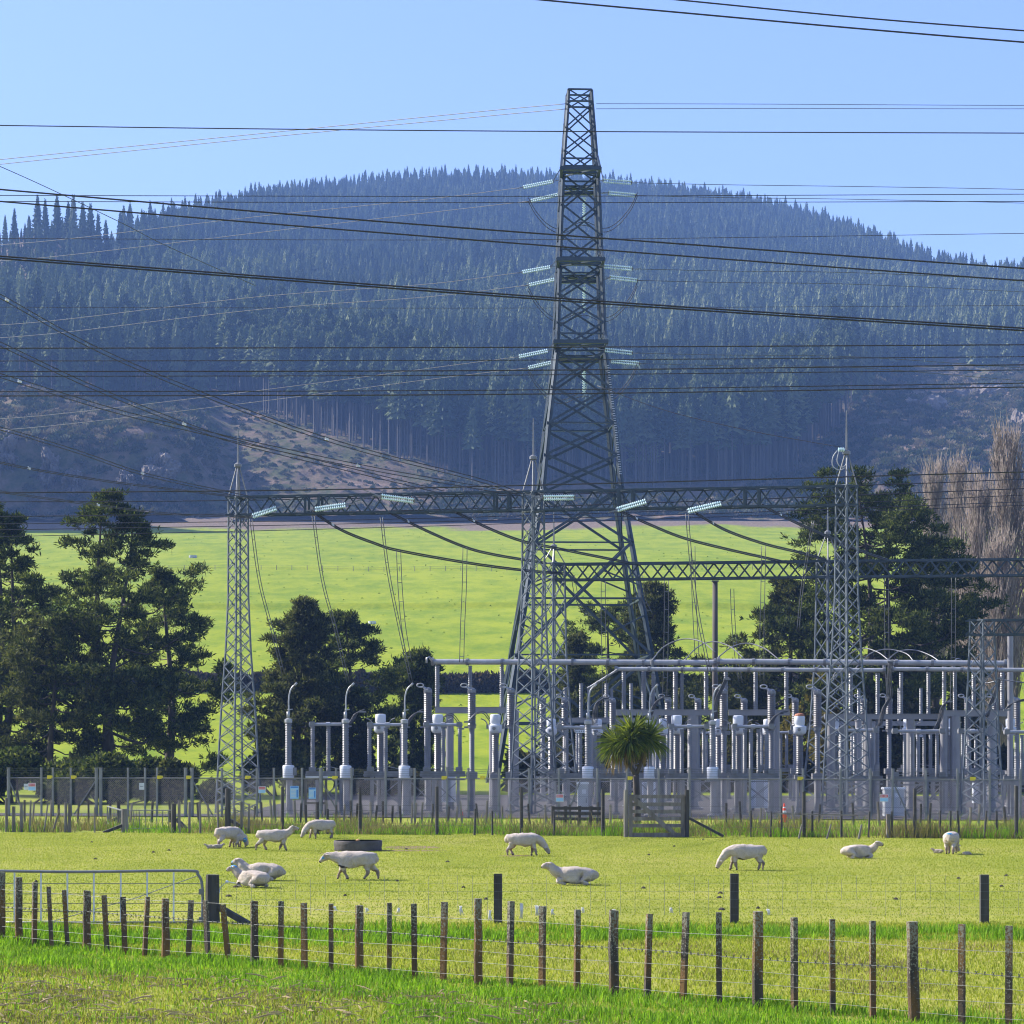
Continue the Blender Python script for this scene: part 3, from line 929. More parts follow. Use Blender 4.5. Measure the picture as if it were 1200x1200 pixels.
leaf_blob('grey green scrub behind the mesh fence under the switch frames', 450, 930, 896, 70, 176, 18, 3400, 'scrub', 'bush', 'bush', 'bushes behind the substation', .30)


def hedge(label, xa, xb, D, y0, y1, seed, n, mat, lean=0.0):
    rng = np.random.default_rng(seed)
    A, B = GP(xa, D), GP(xb, D + lean)
    base = A.lerp(B, .5); base.z = G(base.x, base.y)
    t = thing('hedge', label, 'hedge', base, 'hedges across the far pasture')
    u = rng.uniform(0, 1, n)
    X = A.x + (B.x - A.x) * u; Y = A.y + (B.y - A.y) * u
    top = (y0 - y1) / F * D
    env = np.array([.72 + .34 * mn.noise(Vector((q * .22, 0, seed))) + .16 * mn.noise(Vector((q * .9, 0, seed))) for q in X])
    w_ = rng.uniform(0, 1, n) ** .5
    ang = rng.uniform(0, PI, n)
    C = np.stack([X, Y - np.cos(ang) * 1.6 * w_, np.array([G(a, b) for a, b in zip(X, Y)]) + np.sin(ang) * top * env * w_], 1)
    d = np.stack([rng.normal(size=n) * .3, -np.cos(ang), np.sin(ang)], 1); d /= np.linalg.norm(d, axis=1, keepdims=True)
    needles('foliage', C, d, rng, 3, .62, .17, .6, M[mat], t, .1)


hedge('dark gorse hedge crossing the far pasture between the left pines and the big pylon', 195, 690, 330, 812, 786, 3, 16000, 'hedge')
hedge('dark gorse hedge crossing the far pasture right of the big pylon', 695, 960, 330, 812, 788, 4, 8000, 'hedge')
hedge('row of dark scrub and young trees right behind the switchyard', 596, 1300, 189, 929, 868, 8, 22000, 'scrub')
hedge('dark gorse hedge far left seen beneath the big pines', -160, 192, 330, 814, 788, 5, 9000, 'hedge')


# bare poplars at the right edge
def poplar(label, x, D, ytop, half, seed, n=420, tw=1.0):
    r = random.Random(seed)
    base = GP(x, D); base.z = G(base.x, base.y)
    hgt = H + (YH - ytop) / F * D - base.z
    W = half / F * D
    t = thing('poplar_tree', label, 'tree', base, 'bare poplars at the right edge')
    tr = MB(); tr.tube([base + Vector((.1 * math.sin(i + seed), 0, hgt * i / 8 - .2)) for i in range(9)], [.34 * (1 - .95 * i / 8) for i in range(9)], 7)
    tr.build('trunk', M['twig'], t, smooth=True)
    b = MB()
    for i in range(n):
        q = .03 + .88 * (i + r.random()) / n
        a = i * 2.4 + r.uniform(-.4, .4); d = Vector((math.cos(a), math.sin(a), 0))
        L = hgt * r.uniform(.10, .22) * (1.1 - .5 * q)
        out = W * (math.sin(min(1, q * 1.5 + .12) * PI * .5) * (1 - .65 * max(0, q - .35) / .65)) * r.uniform(.35, 1.05)
        o = base + Vector((0, 0, q * hgt))
        p1 = o + d * out * .6 + Vector((0, 0, L * .35)); p2 = o + d * out + Vector((r.gauss(0, .1), r.gauss(0, .1), L))
        b.tube([o, p1, p2], [.07 * tw, .045 * tw, .018 * tw], 3, False)
        for k in range(8):
            e = r.uniform(.15, 1)
            s = p1.lerp(p2, e); td = d * r.uniform(-.1, .28) + Vector((r.gauss(0, .14), r.gauss(0, .14), 1)) * r.uniform(.7, 1.3)
            b.tube([s, s + td * r.uniform(.8, 1.8)], [.026 * tw, .012 * tw], 3, False)
    b.build('branches', M['twig'], t)


poplar('tall bare poplar rising highest at the right edge', 1180, 232, 512, 36, 3, 620)
poplar('broad bare poplar left of the tallest one at the right edge', 1148, 226, 570, 36, 4, 560)
poplar('bare poplar just past the right edge of the tallest one', 1216, 236, 540, 34, 5, 420)
poplar('thin pale bare poplar farther off right of the great spreading pine', 1094, 262, 552, 26, 6, 420)
poplar('thin pale bare poplar farther off, right of the other thin one', 1122, 266, 545, 26, 7, 420)
poplar('bare poplar filling the gap at the foot of the tallest one', 1170, 218, 640, 34, 9, 420)


poplar('bare poplar well beyond the right edge', 1290, 236, 560, 34, 15, 360)


# cabbage tree by the timber gate
def cabbage_tree():
    r = random.Random(8)
    D = 101; base = GP(746, D)
    t = thing('cabbage_tree', 'cabbage tree with a round head of sword leaves behind the timber gate', 'tree', base)
    k = D / F
    fork = P(745, 908, D); hl = P(730, 878, D + .1); hr = P(753, 872, D - .1)
    m = MB()
    m.tube([base - Vector((0, 0, .1)), P(747, 950, D), P(746, 926, D), fork], [.17, .135, .125, .13], 9)
    m.tube([fork, P(737, 895, D), hl], [.11, .075, .06], 7); m.tube([fork, P(752, 893, D), hr], [.10, .07, .06], 7)
    m.build('trunk', M['bark'], t, smooth=True)
    for nm, mat, cnt, dead in (('crown', 'cabbage', 1700, False), ('dead_leaf_skirt', 'deadleaf', 120, True)):
        V, Fc = [], []
        for i in range(cnt):
            heads = ((P(724, 872, D), 1.0), (P(759, 866, D), 1.0), (P(741, 858, D - .2), 1.0), (P(742, 868, D + .4), .9), (P(738, 868, D - .5), .85))
            c, sc = heads[i % 5]
            z = r.uniform(-.75, .95) if not dead else r.uniform(-1.0, -.55)
            a = r.uniform(0, 2 * PI); q = math.sqrt(max(0, 1 - z * z))
            d = Vector((q * math.cos(a), q * math.sin(a), z)).normalized()
            if dead and d.x > .25: d.x *= -.6
            L = r.uniform(.62, 1.0) * sc; wd = r.uniform(.018, .032)
            sd = d.cross(Vector((r.gauss(0, 1), r.gauss(0, 1), r.gauss(0, 1)))).normalized()
            o = c + d * .08; p = []
            for e in (0, .35, .7, 1):
                p.append(o + d * L * e + Vector((0, 0, -.34 * L * e ** 2.4 * (1 - max(0, z)) - (.2 * e if dead else 0))))
            b = len(V)
            V += [p[0] - sd * wd * .6, p[0] + sd * wd * .6, p[1] - sd * wd, p[1] + sd * wd, p[2] - sd * wd * .8, p[2] + sd * wd * .8, p[3], p[3] + sd * .002]
            Fc += [(b, b + 1, b + 3, b + 2), (b + 2, b + 3, b + 5, b + 4), (b + 4, b + 5, b + 7, b + 6)]
        np_mesh(nm, np.array([tuple(v) for v in V]), np.array(Fc), M[mat], t)


cabbage_tree()


# ------------------------------------------------------------------ grass
def fence_line(X):
    return 33.5 - .92 * X


M['blade_lush'] = leafmat('lush_grass_blades', [(.2, (.06, .135, .010)), (.5, (.125, .25, .016)), (.8, (.25, .39, .045))], .9, .4)
M['blade_short'] = leafmat('grazed_grass_blades', [(.2, (.125, .165, .016)), (.5, (.235, .28, .026)), (.8, (.40, .385, .085))], .35, .35)
M['blade_dry'] = leafmat('dry_weeds', [(.2, (.09, .085, .035)), (.5, (.17, .15, .07)), (.8, (.27, .21, .13))], .5, .3)
M['straw'] = flat('bleached_straw', (.36, .27, .14), .9, 0, .35)


def blades(name, label, pts, rng, hmin, hmax, wd, mat, bend=.5, hs=None):
    n = len(pts)
    az = rng.uniform(0, 2 * PI, n)
    h = rng.uniform(hmin, hmax, n)
    if hs is not None: h = h * hs
    W = wd * rng.uniform(.6, 1.3, n)
    lean = rng.uniform(.1, bend, n)
    dx, dy = np.cos(az), np.sin(az)
    px, py = np.cos(az + PI / 2 + rng.uniform(-.6, .6, n)), np.sin(az + PI / 2)
    b = np.asarray(pts, float)
    v0 = b - np.stack([px * W, py * W, 0 * W], 1); v1 = b + np.stack([px * W, py * W, 0 * W], 1)
    m = b + np.stack([dx * lean * h * .35, dy * lean * h * .35, h * .6], 1)
    v2 = m + np.stack([px * W * .7, py * W * .7, 0 * W], 1); v3 = m - np.stack([px * W * .7, py * W * .7, 0 * W], 1)
    tip = b + np.stack([dx * lean * h, dy * lean * h, h * (1 - .3 * lean)], 1)
    V = np.stack([v0, v1, v2, v3, tip], 1).reshape(-1, 3)
    i = np.arange(n) * 5
    f1 = np.stack([i, i + 1, i + 2, i + 3], 1)
    f2 = np.stack([i + 3, i + 2, i + 4, i + 4], 1)
    # two quads per blade (the upper one pinched at the tip)
    V2 = np.concatenate([V, tip + np.stack([px * .0008, py * .0008, 0 * W], 1)], 0)
    f2[:, 3] = len(V) + np.arange(n)
    f2 = f2[:, [0, 1, 2, 3]]
    o = np_mesh(name, V2, np.concatenate([f1, f2]), mat)
    return props(o, label, None, None, 'stuff')


def scatter_pts(rng, n, y0, y1, margin=1.12, accept=None):
    """random ground points in the visible wedge between two distances, even per square metre"""
    Y = np.sqrt(rng.uniform(y0 * y0, y1 * y1, n)); X = rng.uniform(-1, 1, n) * (.2 * Y + 5.0)
    if accept is not None:
        k = accept(X, Y) > rng.uniform(0, 1, n); X, Y = X[k], Y[k]
    return np.stack([X, Y, np.zeros_like(X)], 1)


def vnoise(X, Y, s, z=0.0):
    return np.array([mn.noise(Vector((a * s, b * s, z))) for a, b in zip(X, Y)])


def grasses():
    rng = np.random.default_rng(21)
    # lush strip along the near fence
    def acc_near(X, Y):
        d = (Y - fence_line(X)) / 1.36
        nz = vnoise(X, Y, .55) * .55
        far = np.clip((1.0 - d + nz) / .8, 0, 1)
        lo = np.where(X < -1.5, np.clip((d + 2.7 + nz) / 1.0, 0, 1), np.clip((d + 5.5 + nz * 2) / 1.5, 0, 1))
        return far * np.maximum(lo, .10) * (.75 + .5 * vnoise(X, Y, 1.4, 5))
    p = scatter_pts(rng, 380000, 24, 46, 1.12, acc_near)
    blades('lush_grass', 'lush bright green grass along the near fence', p, rng, .06, .17, .0065, M['blade_lush'], .9, np.clip(.85 + .9 * vnoise(p[:, 0], p[:, 1], .8, 3) + .5 * vnoise(p[:, 0], p[:, 1], 2.6, 8), .3, 1.7))
    # strip of rank grass at the foot of the second fence
    def acc_mid(X, Y):
        c = 42.9 + .5 * vnoise(X, Y, .3, 2) - np.clip((-1 - X) * .25, 0, .9)
        half = np.where(X < -1, 1.5, 1.0)
        return np.clip(1.5 - np.abs(Y - c) / half, 0, 1) * np.clip(.75 + 1.3 * vnoise(X, Y, .9, 6), .15, 1)
    p = scatter_pts(rng, 170000, 40, 48.5, 1.15, acc_mid)
    blades('rank_grass', 'rank dark green grass along the foot of the second fence', p, rng, .09, .24, .008, M['blade_lush'], .8, np.clip(.75 + 1.1 * vnoise(p[:, 0], p[:, 1], .7, 7) + .6 * vnoise(p[:, 0], p[:, 1], 2.2, 1), .22, 1.6))
    # short turf of the lane and of the paddock
    def acc_short(X, Y):
        d = (Y - fence_line(X)) / 1.36
        return np.where((d > .3) | ((d < -2.2) & (X < -1)), 1., .35)
    p = scatter_pts(rng, 280000, 24, 46, 1.12, acc_short)
    blades('short_grass', 'short worn grass in the lane between the two near fences', p, rng, .02, .075, .006, M['blade_short'], 1.0)
    p = scatter_pts(rng, 430000, 44, 97, 1.12)
    blades('grazed_turf', 'grazed yellow green turf of the sheep paddock', p, rng, .010, .040, .008, M['blade_short'], 1.0)
    # weeds between paddock fence and gravel
    def acc_rough(X, Y):
        l0 = 94 - .2 * X; l1 = 113 - .17 * X
        k = np.clip(1.3 - np.abs(Y - (l0 + 1.8)) / 4.5, .05, 1) * np.clip(.75 + 1.6 * vnoise(X, Y, .35, 4), 0, 1)
        k = np.where((Y < l0 - .4) | (Y > l1), 0, k)
        return np.where(X < -11, k * .4, k)
    p = scatter_pts(rng, 560000, 86, 122, 1.2, acc_rough)
    hh = np.clip(.32 + .6 * vnoise(p[:, 0], p[:, 1], .4, 4) + .25 * vnoise(p[:, 0], p[:, 1], 1.5, 9), .12, .9) * rng.uniform(.5, 1.1, len(p))
    sel = rng.uniform(0, 1, len(p)) < np.clip(.55 + .8 * vnoise(p[:, 0], p[:, 1], .25, 11), .15, .9)

    def tall(name, label, q, h, mat):
        az = rng.uniform(0, 2 * PI, len(q)); ln = rng.uniform(.1, .95, len(q)); W = .013 * rng.uniform(.6, 1.4, len(q))
        tip = q + np.stack([np.cos(az) * ln * h, np.sin(az) * ln * h, h], 1)
        s = np.stack([np.sin(az), -np.cos(az) * .3, 0 * az], 1) * W[:, None]
        V = np.stack([q - s, q + s, tip + s * .3, tip - s * .3], 1).reshape(-1, 3)
        props(np_mesh(name, V, np.arange(len(q) * 4).reshape(-1, 4), mat), label, None, None, 'stuff')
    tall('dry_weeds', 'dry brown weeds along the paddock fence', p[sel], hh[sel], M['blade_dry'])
    tall('rough_grass', 'rough green grass along the paddock fence', p[~sel], hh[~sel] * .8, M['blade_lush'])
    # dung pats dotted over the paddock
    m = MB(); r = random.Random(14)
    for i in range(34):
        Y = r.uniform(49, 95); X = r.uniform(-.2, .2) * Y; s = r.uniform(.04, .08)
        m.lathe((X, Y, -.01), [(s, 0), (s * .9, .03), (s * .4, .055), (.005, .06)], 7)
    props(m.build('dung', flat('dark_dung', (.045, .035, .02), .9), None, (0, 0, 0)), 'dark dung pats dotted over the paddock', None, None, 'stuff')
    # bleached stalks in the bottom left corner
    def acc_dry(X, Y):
        d = (Y - fence_line(X)) / 1.36
        return np.where((d < -1.4) & (X < 1.5), np.clip(.45 + 1.4 * vnoise(X, Y, .8, 13), 0, 1), np.where((d > .8) & (Y < 41), np.clip(-.05 + 1.0 * vnoise(X, Y, .5, 15), 0, .5), 0))
    p = scatter_pts(rng, 190000, 24, 41, 1.12, acc_dry)
    blades('dry_grass', 'dry brown grass and dead stems in the foreground and the lane', p, rng, .02, .09, .007, M['blade_dry'], 1.3)
    m = MB(); r = random.Random(4)
    for i in range(1300):
        Y = r.uniform(26.5, 34.5); X = -.2 * Y - 3 + r.random() ** 1.3 * 9.5
        if (Y - fence_line(X)) / 1.36 > -1.5: continue
        a = r.uniform(0, PI); L = r.choice((.05, .08, .12, .2, .34)) * r.uniform(.6, 1.2)
        d = Vector((math.cos(a), math.sin(a) * .5, r.uniform(-.05, .2)))
        c = Vector((X, Y, r.uniform(.03, .07)))
        q = r.choice((.7, .7, 1, 1.5)); m.tube([c, c + d * L * .5 + Vector((0, 0, .01)), c + d * L], [.006 * q, .009 * q, .004 * q], 4)
    o = m.build('straw_litter', M['straw'], None, (0, 0, 0))
    props(o, 'bleached stalks and bark scraps lying in the grass at bottom left', None, None, 'stuff')


grasses()
# ------------------------------------------------------------------ lattice steelwork
def lattice(mb, cx, cy, prof, rot, leg, brace, npan, xbrace=True, horiz=(), dbl=False):
    """four legged lattice: prof = [(z, halfwidth)...] from the ground up, npan panels between entries"""
    def corner(z, hw, k):
        a = rot + PI / 4 + k * PI / 2
        return Vector((cx + hw * 1.41421 * math.cos(a), cy + hw * 1.41421 * math.sin(a), z))
    for i in range(len(prof) - 1):
        z0, w0 = prof[i]; z1, w1 = prof[i + 1]
        n = npan[i]
        for k in range(4):
            mb.angle(corner(z0, w0, k), corner(z1, w1, k), leg, leg * .22)
        for j in range(n):
            t0, t1 = j / n, (j + 1) / n
            a0, a1 = z0 + (z1 - z0) * t0, z0 + (z1 - z0) * t1
            b0, b1 = w0 + (w1 - w0) * t0, w0 + (w1 - w0) * t1
            for k in range(4):
                p, q = corner(a0, b0, k), corner(a0, b0, (k + 1) % 4)
                P1, Q1 = corner(a1, b1, k), corner(a1, b1, (k + 1) % 4)
                nrm = ((p + q) / 2 - Vector((cx, cy, a0))); nrm.z = 0
                nrm = nrm.normalized() * (brace * .6)
                if xbrace:
                    mb.bar(p + nrm, Q1 + nrm, brace * .4, brace); mb.bar(q - nrm * .2, P1 - nrm * .2, brace * .4, brace)
                elif (j + k) % 2: mb.bar(p + nrm, Q1 + nrm, brace * .4, brace)
                else: mb.bar(q + nrm, P1 + nrm, brace * .4, brace)
    for z, wz in horiz:
        for k in range(4): mb.bar(corner(z, wz, k), corner(z, wz, (k + 1) % 4), brace, brace)
    return corner


def glass_string(parent, p0, p1, n=15, r=.12, double=True, gap=.15, name='insulator_string'):
    """pair of glass disc strings with yoke plates between p0 (steel) and p1 (line end)"""
    p0, p1 = Vector(p0), Vector(p1)
    d = (p1 - p0).normalized(); s = d.cross(Vector((0, 0, 1))); s = s.normalized() if s.length > .1 else Vector((1, 0, 0))
    up = s.cross(d).normalized()
    m = MB(); off = (-gap, gap) if double else (0,)
    for o in off:
        v = (up * .8 + s * .6) * o
        m.ribbed(p0 + v, p1 + v, .03, r, n, 8, .32)
    o = m.build(name, M['glass'], parent, smooth=False)
    if double:
        for e, q in ((p0, -1), (p1, 1)):
            y = MB(); y.bar(e - (up * .8 + s * .6) * gap * 1.25, e + (up * .8 + s * .6) * gap * 1.25, .09, .03); y.bar(e, e + d * q * .45, .05)
            y.build('yoke', M['steel'], o)
    return o


def pylon():
    D = 200.0; k = D / F
    base = GP(678, D)
    t = thing('transmission_tower', 'tall dark steel lattice pylon with three short crossarms in front of the hill', 'pylon', base)
    zy = lambda y: H + (YH - y) * k
    cx = lambda y: ((np.interp(y, [108, 415, 640, 926], [681.5, 679.5, 677.5, 676.0])) - 600) * k
    prof_px = [(926, 104), (770, 77), (640, 56), (575, 45.5), (500, 38), (415, 28), (315, 24.5), (208, 20.5), (125, 14.2), (108, 13.4)]
    m = MB()
    X0 = cx(500)
    rot = math.radians(3)
    body = [(zy(y), h * k) for y, h in prof_px]
    # waist up: legs and crossed pairs of braces
    np_ = [1, 1, 1, 2, 2, 3, 3, 3, 1]
    legw = [.26, .26, .26, .25, .24, .22, .20, .17, .15]; brw = [.22, .22, .20, .19, .18, .15, .14, .115, .10]
    for i in range(len(body) - 1):
        lattice(m, X0, D, body[i:i + 2], rot, legw[i], brw[i], [np_[i]], True)
    for y, h in ((770, 77), (640, 56), (500, 38), (415, 28), (395, 27), (315, 24.5), (297, 23.8), (208, 20.5), (190, 19.3), (122, 14.0), (108, 13.4)):
        wz = h * k
        for j in range(4):
            a = rot + PI / 4 + j * PI / 2; b = a + PI / 2
            p = Vector((X0 + wz * 1.414 * math.cos(a), D + wz * 1.414 * math.sin(a), zy(y))); q = Vector((X0 + wz * 1.414 * math.cos(b), D + wz * 1.414 * math.sin(b), zy(y)))
            m.bar(p, q, .14, .12)
    # secondary bracing of the tall lower panels
    for (ya, ha), (yb, hb) in (((926, 104), (770, 77)), ((770, 77), (640, 56))):
        for j in range(4):
            a = rot + PI / 4 + j * PI / 2; b = a + PI / 2
            c = lambda y, h, g: Vector((X0 + h * k * 1.414 * math.cos(g), D + h * k * 1.414 * math.sin(g), zy(y)))
            p0, q0, p1, q1 = c(ya, ha, a), c(ya, ha, b), c(yb, hb, a), c(yb, hb, b)
            mid = (p0 + q0 + p1 + q1) / 4
            for s0, s1, leg0, leg1 in ((p0, q1, p0, p1), (q0, p1, q0, q1)):
                for f in (.25, .75):
                    d = s0.lerp(s1, f) if f < .5 else s1.lerp(s0, 1 - f)
                    e = leg0.lerp(leg1, .35 if f < .5 else .62)
                    oth = q0.lerp(q1, .62) if leg0 is p0 else p0.lerp(p1, .62)
                    if f > .5: e = oth
                    m.bar(d, e, .08, .12)
            l, rr = p0.lerp(p1, .5), q0.lerp(q1, .5)
            m.bar(l, rr, .1, .15)
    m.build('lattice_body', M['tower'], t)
    # bolts coloured white to stand for sun glints on one leg
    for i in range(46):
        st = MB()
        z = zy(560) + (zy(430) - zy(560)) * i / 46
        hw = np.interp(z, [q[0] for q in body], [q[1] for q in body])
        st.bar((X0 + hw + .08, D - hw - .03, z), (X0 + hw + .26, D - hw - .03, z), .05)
        st.build('glint_bolt', M['whitebox'], t)
    arms = [(212, 20.8, 186), (317, 24.6, 294), (412, 27.8, 392)]
    far_ends = []
    for ai, (y, h, yu) in enumerate(arms):
        for sgn in (-1, 1):
            a = MB(); hw = h * k; z = zy(y); zu = zy(yu); ext = 3.0
            tip = D + sgn * (hw + ext)
            for sx in (-1, 1):
                b0 = Vector((X0 + sx * hw, D + sgn * hw, z)); tp = Vector((X0 + sx * hw * 1.08, tip, z)); u0 = Vector((X0 + sx * hw * .97, D + sgn * hw, zu))
                a.bar(b0, tp, .22, .2); a.bar(u0, tp, .16, .14)
                a.bar(b0.lerp(tp, .5), u0.lerp(tp, .5), .08); a.bar(b0, u0.lerp(tp, .5), .08)
            a.bar((X0 - hw * 1.12, tip, z), (X0 + hw * 1.12, tip, z), .34, .3)
            a.bar((X0 - hw, D + sgn * (hw + 1.5), z), (X0 + hw, D + sgn * (hw + 1.5), z), .14)
            a.bar((X0 - hw, D + sgn * hw, z), (X0 + hw, tip, z), .1); a.bar((X0 + hw, D + sgn * hw, z), (X0 - hw, tip, z), .1)
            a.box((X0, D + sgn * (hw + 1.2), z + .14), (hw * 1.5, .6, .05))
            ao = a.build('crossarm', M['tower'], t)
            # strain strings both ways along the line
            dd = 200 + sgn * (hw + ext); kk = dd / F
            Lz = {(-1, -1): [((655, 211), (648, 212.5), (613, 219.5)), ((649, 313), (645, 313), (612, 319)), ((649, 409), (642, 411), (608, 418))],
                  (-1, 1): [((658, 228), (654, 228), (622, 235.5)), ((655, 326), (652, 327), (620, 334)), ((655, 422), (650, 424), (619, 431))],
                  (1, -1): [((702, 211), (707, 211.5), (740, 214)), ((703, 312), (708, 312), (741, 315)), ((706, 409), (709, 410), (741, 413.5))],
                  (1, 1): [((702, 225), (713, 226), (745, 229)), ((705, 321), (715, 325), (747, 328.5)), ((707, 419), (716, 423), (749, 426))]}
            for sx in (-1, 1):
                a0, s0, s1 = Lz[(sx, sgn)][ai]
                g = glass_string(t, P(*s0, dd), P(*s1, dd), 15, .088, True, .115)
                lk = MB(); lk.bar(Vector((X0 + sx * hw * 1.1, tip, z)), P(*s0, dd), .07); lk.build('link', M['steel'], g)
        # jumper loop under the far arm, held by a hanging string
        dd = 200 + hw + 3.0
        px = [(619, y + 24), (628, y + 40), (643, y + 56), (660, y + 61), (684, y + 52), (706, y + 60), (722, y + 54), (738, y + 36), (747, y + 18)]
        j = MB()
        for o in (0, .3):
            j.tube([Vector(q) + Vector((0, 0, o)) for q in spline([tuple(P(a, b, dd)) for a, b in px], 4)], .03, 5)
        j.build('jumper_loop', M['linefar'], t)
        glass_string(t, P(684.5, y + 19, dd), P(684.5, y + 50, dd), 11, .14, False)


pylon()


def lightning_spire(t, c, z0, zk, z1, hw, mat='steel'):
    m = MB()
    c = Vector(c)
    for k in range(4):
        a = math.radians(40) + PI / 4 + k * PI / 2
        m.tube([Vector((c.x + hw * 1.414 * math.cos(a), c.y + hw * 1.414 * math.sin(a), z0)), Vector((c.x + .05 * math.cos(a), c.y + .05 * math.sin(a), zk))], .035, 5)
    m.tube([(c.x, c.y, z0), (c.x, c.y, zk)], .045, 6)
    m.lathe((c.x, c.y, zk - .12), [(.10, 0), (.19, .03), (.19, .16), (.08, .24)], 8)
    m.tube([(c.x, c.y, zk), (c.x, c.y, (zk + z1) / 2), (c.x, c.y, z1)], [.06, .045, .03], 6)
    m.build('lightning_rod', M[mat], t)


def gantry():
    """front strung gantry: three masts, one long trussed beam"""
    Yr = row(125.2, .17)
    t = thing('gantry', 'long front steel gantry of three lattice masts carrying a trussed beam', 'gantry', GP(640, Yr(640)))
    spec = [(279, 27, [(955, 27), (900, 24), (830, 20), (765, 15), (700, 12), (604, 11.5), (583, 11.5)], [4, 4, 4, 4, 6, 1], 503, 545),
            (625, 28, [(957, 28), (900, 25), (830, 21), (765, 16.5), (700, 13.5), (600, 12.5), (577, 12.5)], [4, 4, 4, 4, 6, 1], 490, 536),
            (992, 29, [(960, 29), (900, 26), (830, 22), (765, 17), (700, 13.5), (592, 12.2), (569, 12.2)], [4, 4, 4, 4, 6, 1], 481, 530)]
    for x, hw0, pp, npan, ytip, yk in spec:
        D = Yr(x); k = D / F; c = GP(x, D)
        m = MB(); prof = []
        for y, h in pp:
            z = H + (YH - y) * k
            prof.append((max(0, z), h * k / 1.41 * 1.0))
        prof[0] = (0, prof[0][1])
        lattice(m, c.x, c.y, prof, math.radians(40), .062, .045, npan, True, [(prof[-1][0], prof[-1][1]), (prof[-2][0], prof[-2][1])])
        m.build('mast', M['lattice'], t)
        lightning_spire(t, c, prof[-1][0], H + (YH - yk) * k, H + (YH - ytip) * k, prof[-1][1])
    # beam
    m = MB()
    xa, xb = 267, 1006
    A, B = GP(xa, Yr(xa)), GP(xb, Yr(xb))
    zt, zb = 15.75, 14.85
    zfun = lambda q: (H + (YH - (583 + (570 - 583) * q)) / F * (A.lerp(B, q).y))
    d = (B - A).normalized(); sd = Vector((-d.y, d.x, 0)) * .38
    n = 46
    ch = {}
    for s in (-1, 1):
        for lv in (0, 1):
            ch[(s, lv)] = [A.lerp(B, i / n) + sd * s + Vector((0, 0, zfun(i / n) - (0 if lv else .90))) for i in range(n + 1)]
            for i in range(n): m.bar(ch[(s, lv)][i], ch[(s, lv)][i + 1], .085, .085)
    for i in range(n):
        for s in (-1, 1):
            a, b = (0, 1) if (i + (s > 0)) % 2 else (1, 0)
            m.bar(ch[(s, a)][i] + sd * s * .16, ch[(s, b)][i + 1] + sd * s * .16, .035, .07)
        for lv in (0, 1):
            s = 1 if i % 2 else -1
            m.bar(ch[(s, lv)][i], ch[(-s, lv)][i + 1], .06, .04)
    for i in (6, 7, 20, 21, 29, 30, 38, 39):
        for s in (-1, 1): m.bar(ch[(s, 0)][i], ch[(s, 1)][i], .12)
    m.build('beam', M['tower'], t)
    # strain strings hung along the beam
    for (x0, y0, x1, y1) in ((324, 595.5, 296, 605), (405, 592, 369, 597), (447, 582, 485, 587), (637, 583.5, 673, 583), (757, 587.5, 723, 597.5), (845, 590, 806, 599)):
        D = Yr((x0 + x1) / 2) - .75
        g = glass_string(t, P(x0, y0, D), P(x1, y1, D), 15, .078, True, .09)
        lk = MB(); q = P(x0, y0, D); e = (P(x0, y0, D) - P(x1, y1, D)).normalized()
        tgt = q + e * .9 + Vector((0, .35, .25)); lk.bar(q, tgt, .05); lk.build('link', M['steel'], g)


gantry()


def rear_gantry():
    Yr = row(150, .1)
    t = thing('gantry', 'lower rear gantry with a trussed beam running off the right side', 'gantry', GP(900, Yr(900)))
    for x, ytip, yk in ((649, 597, 640), (970, 588, 624), (1290, 582, 616)):
        D = Yr(x); k = D / F; c = GP(x, D); m = MB()
        ztop = H + (YH - np.interp(x, [648, 1200], [660, 655])) * k
        prof = [(0, 1.05), (4.5, .72), (8.5, .52), (ztop - .9, .45), (ztop, .45)]
        lattice(m, c.x, c.y, prof, math.radians(40), .075, .055, [5, 5, 4, 1], True, [(ztop, .45), (ztop - .9, .45)])
        m.build('mast', M['lattice'], t)
        lightning_spire(t, c, ztop, H + (YH - yk) * k, H + (YH - ytip) * k, .45)
    m = MB(); xa, xb = 646, 1300
    A, B = GP(xa, Yr(xa)), GP(xb, Yr(xb)); n = 44
    d = (B - A).normalized(); sd = Vector((-d.y, d.x, 0)) * .42
    zf = lambda q: H + (YH - (661.5 - 7 * q)) / F * A.lerp(B, q).y
    ch = {}
    for s in (-1, 1):
        for lv in (0, 1):
            ch[(s, lv)] = [A.lerp(B, i / n) + sd * s + Vector((0, 0, zf(i / n) - (0 if lv else .92))) for i in range(n + 1)]
            for i in range(n): m.bar(ch[(s, lv)][i], ch[(s, lv)][i + 1], .12, .12)
    for i in range(n):
        for s in (-1, 1):
            a, b = (0, 1) if (i + (s > 0)) % 2 else (1, 0)
            m.bar(ch[(s, a)][i] + sd * s * .2, ch[(s, b)][i + 1] + sd * s * .2, .05, .095)
        for lv in (0, 1):
            s = 1 if i % 2 else -1
            m.bar(ch[(s, lv)][i], ch[(-s, lv)][i + 1], .07, .05)
    m.build('beam', M['tower'], t)


rear_gantry()


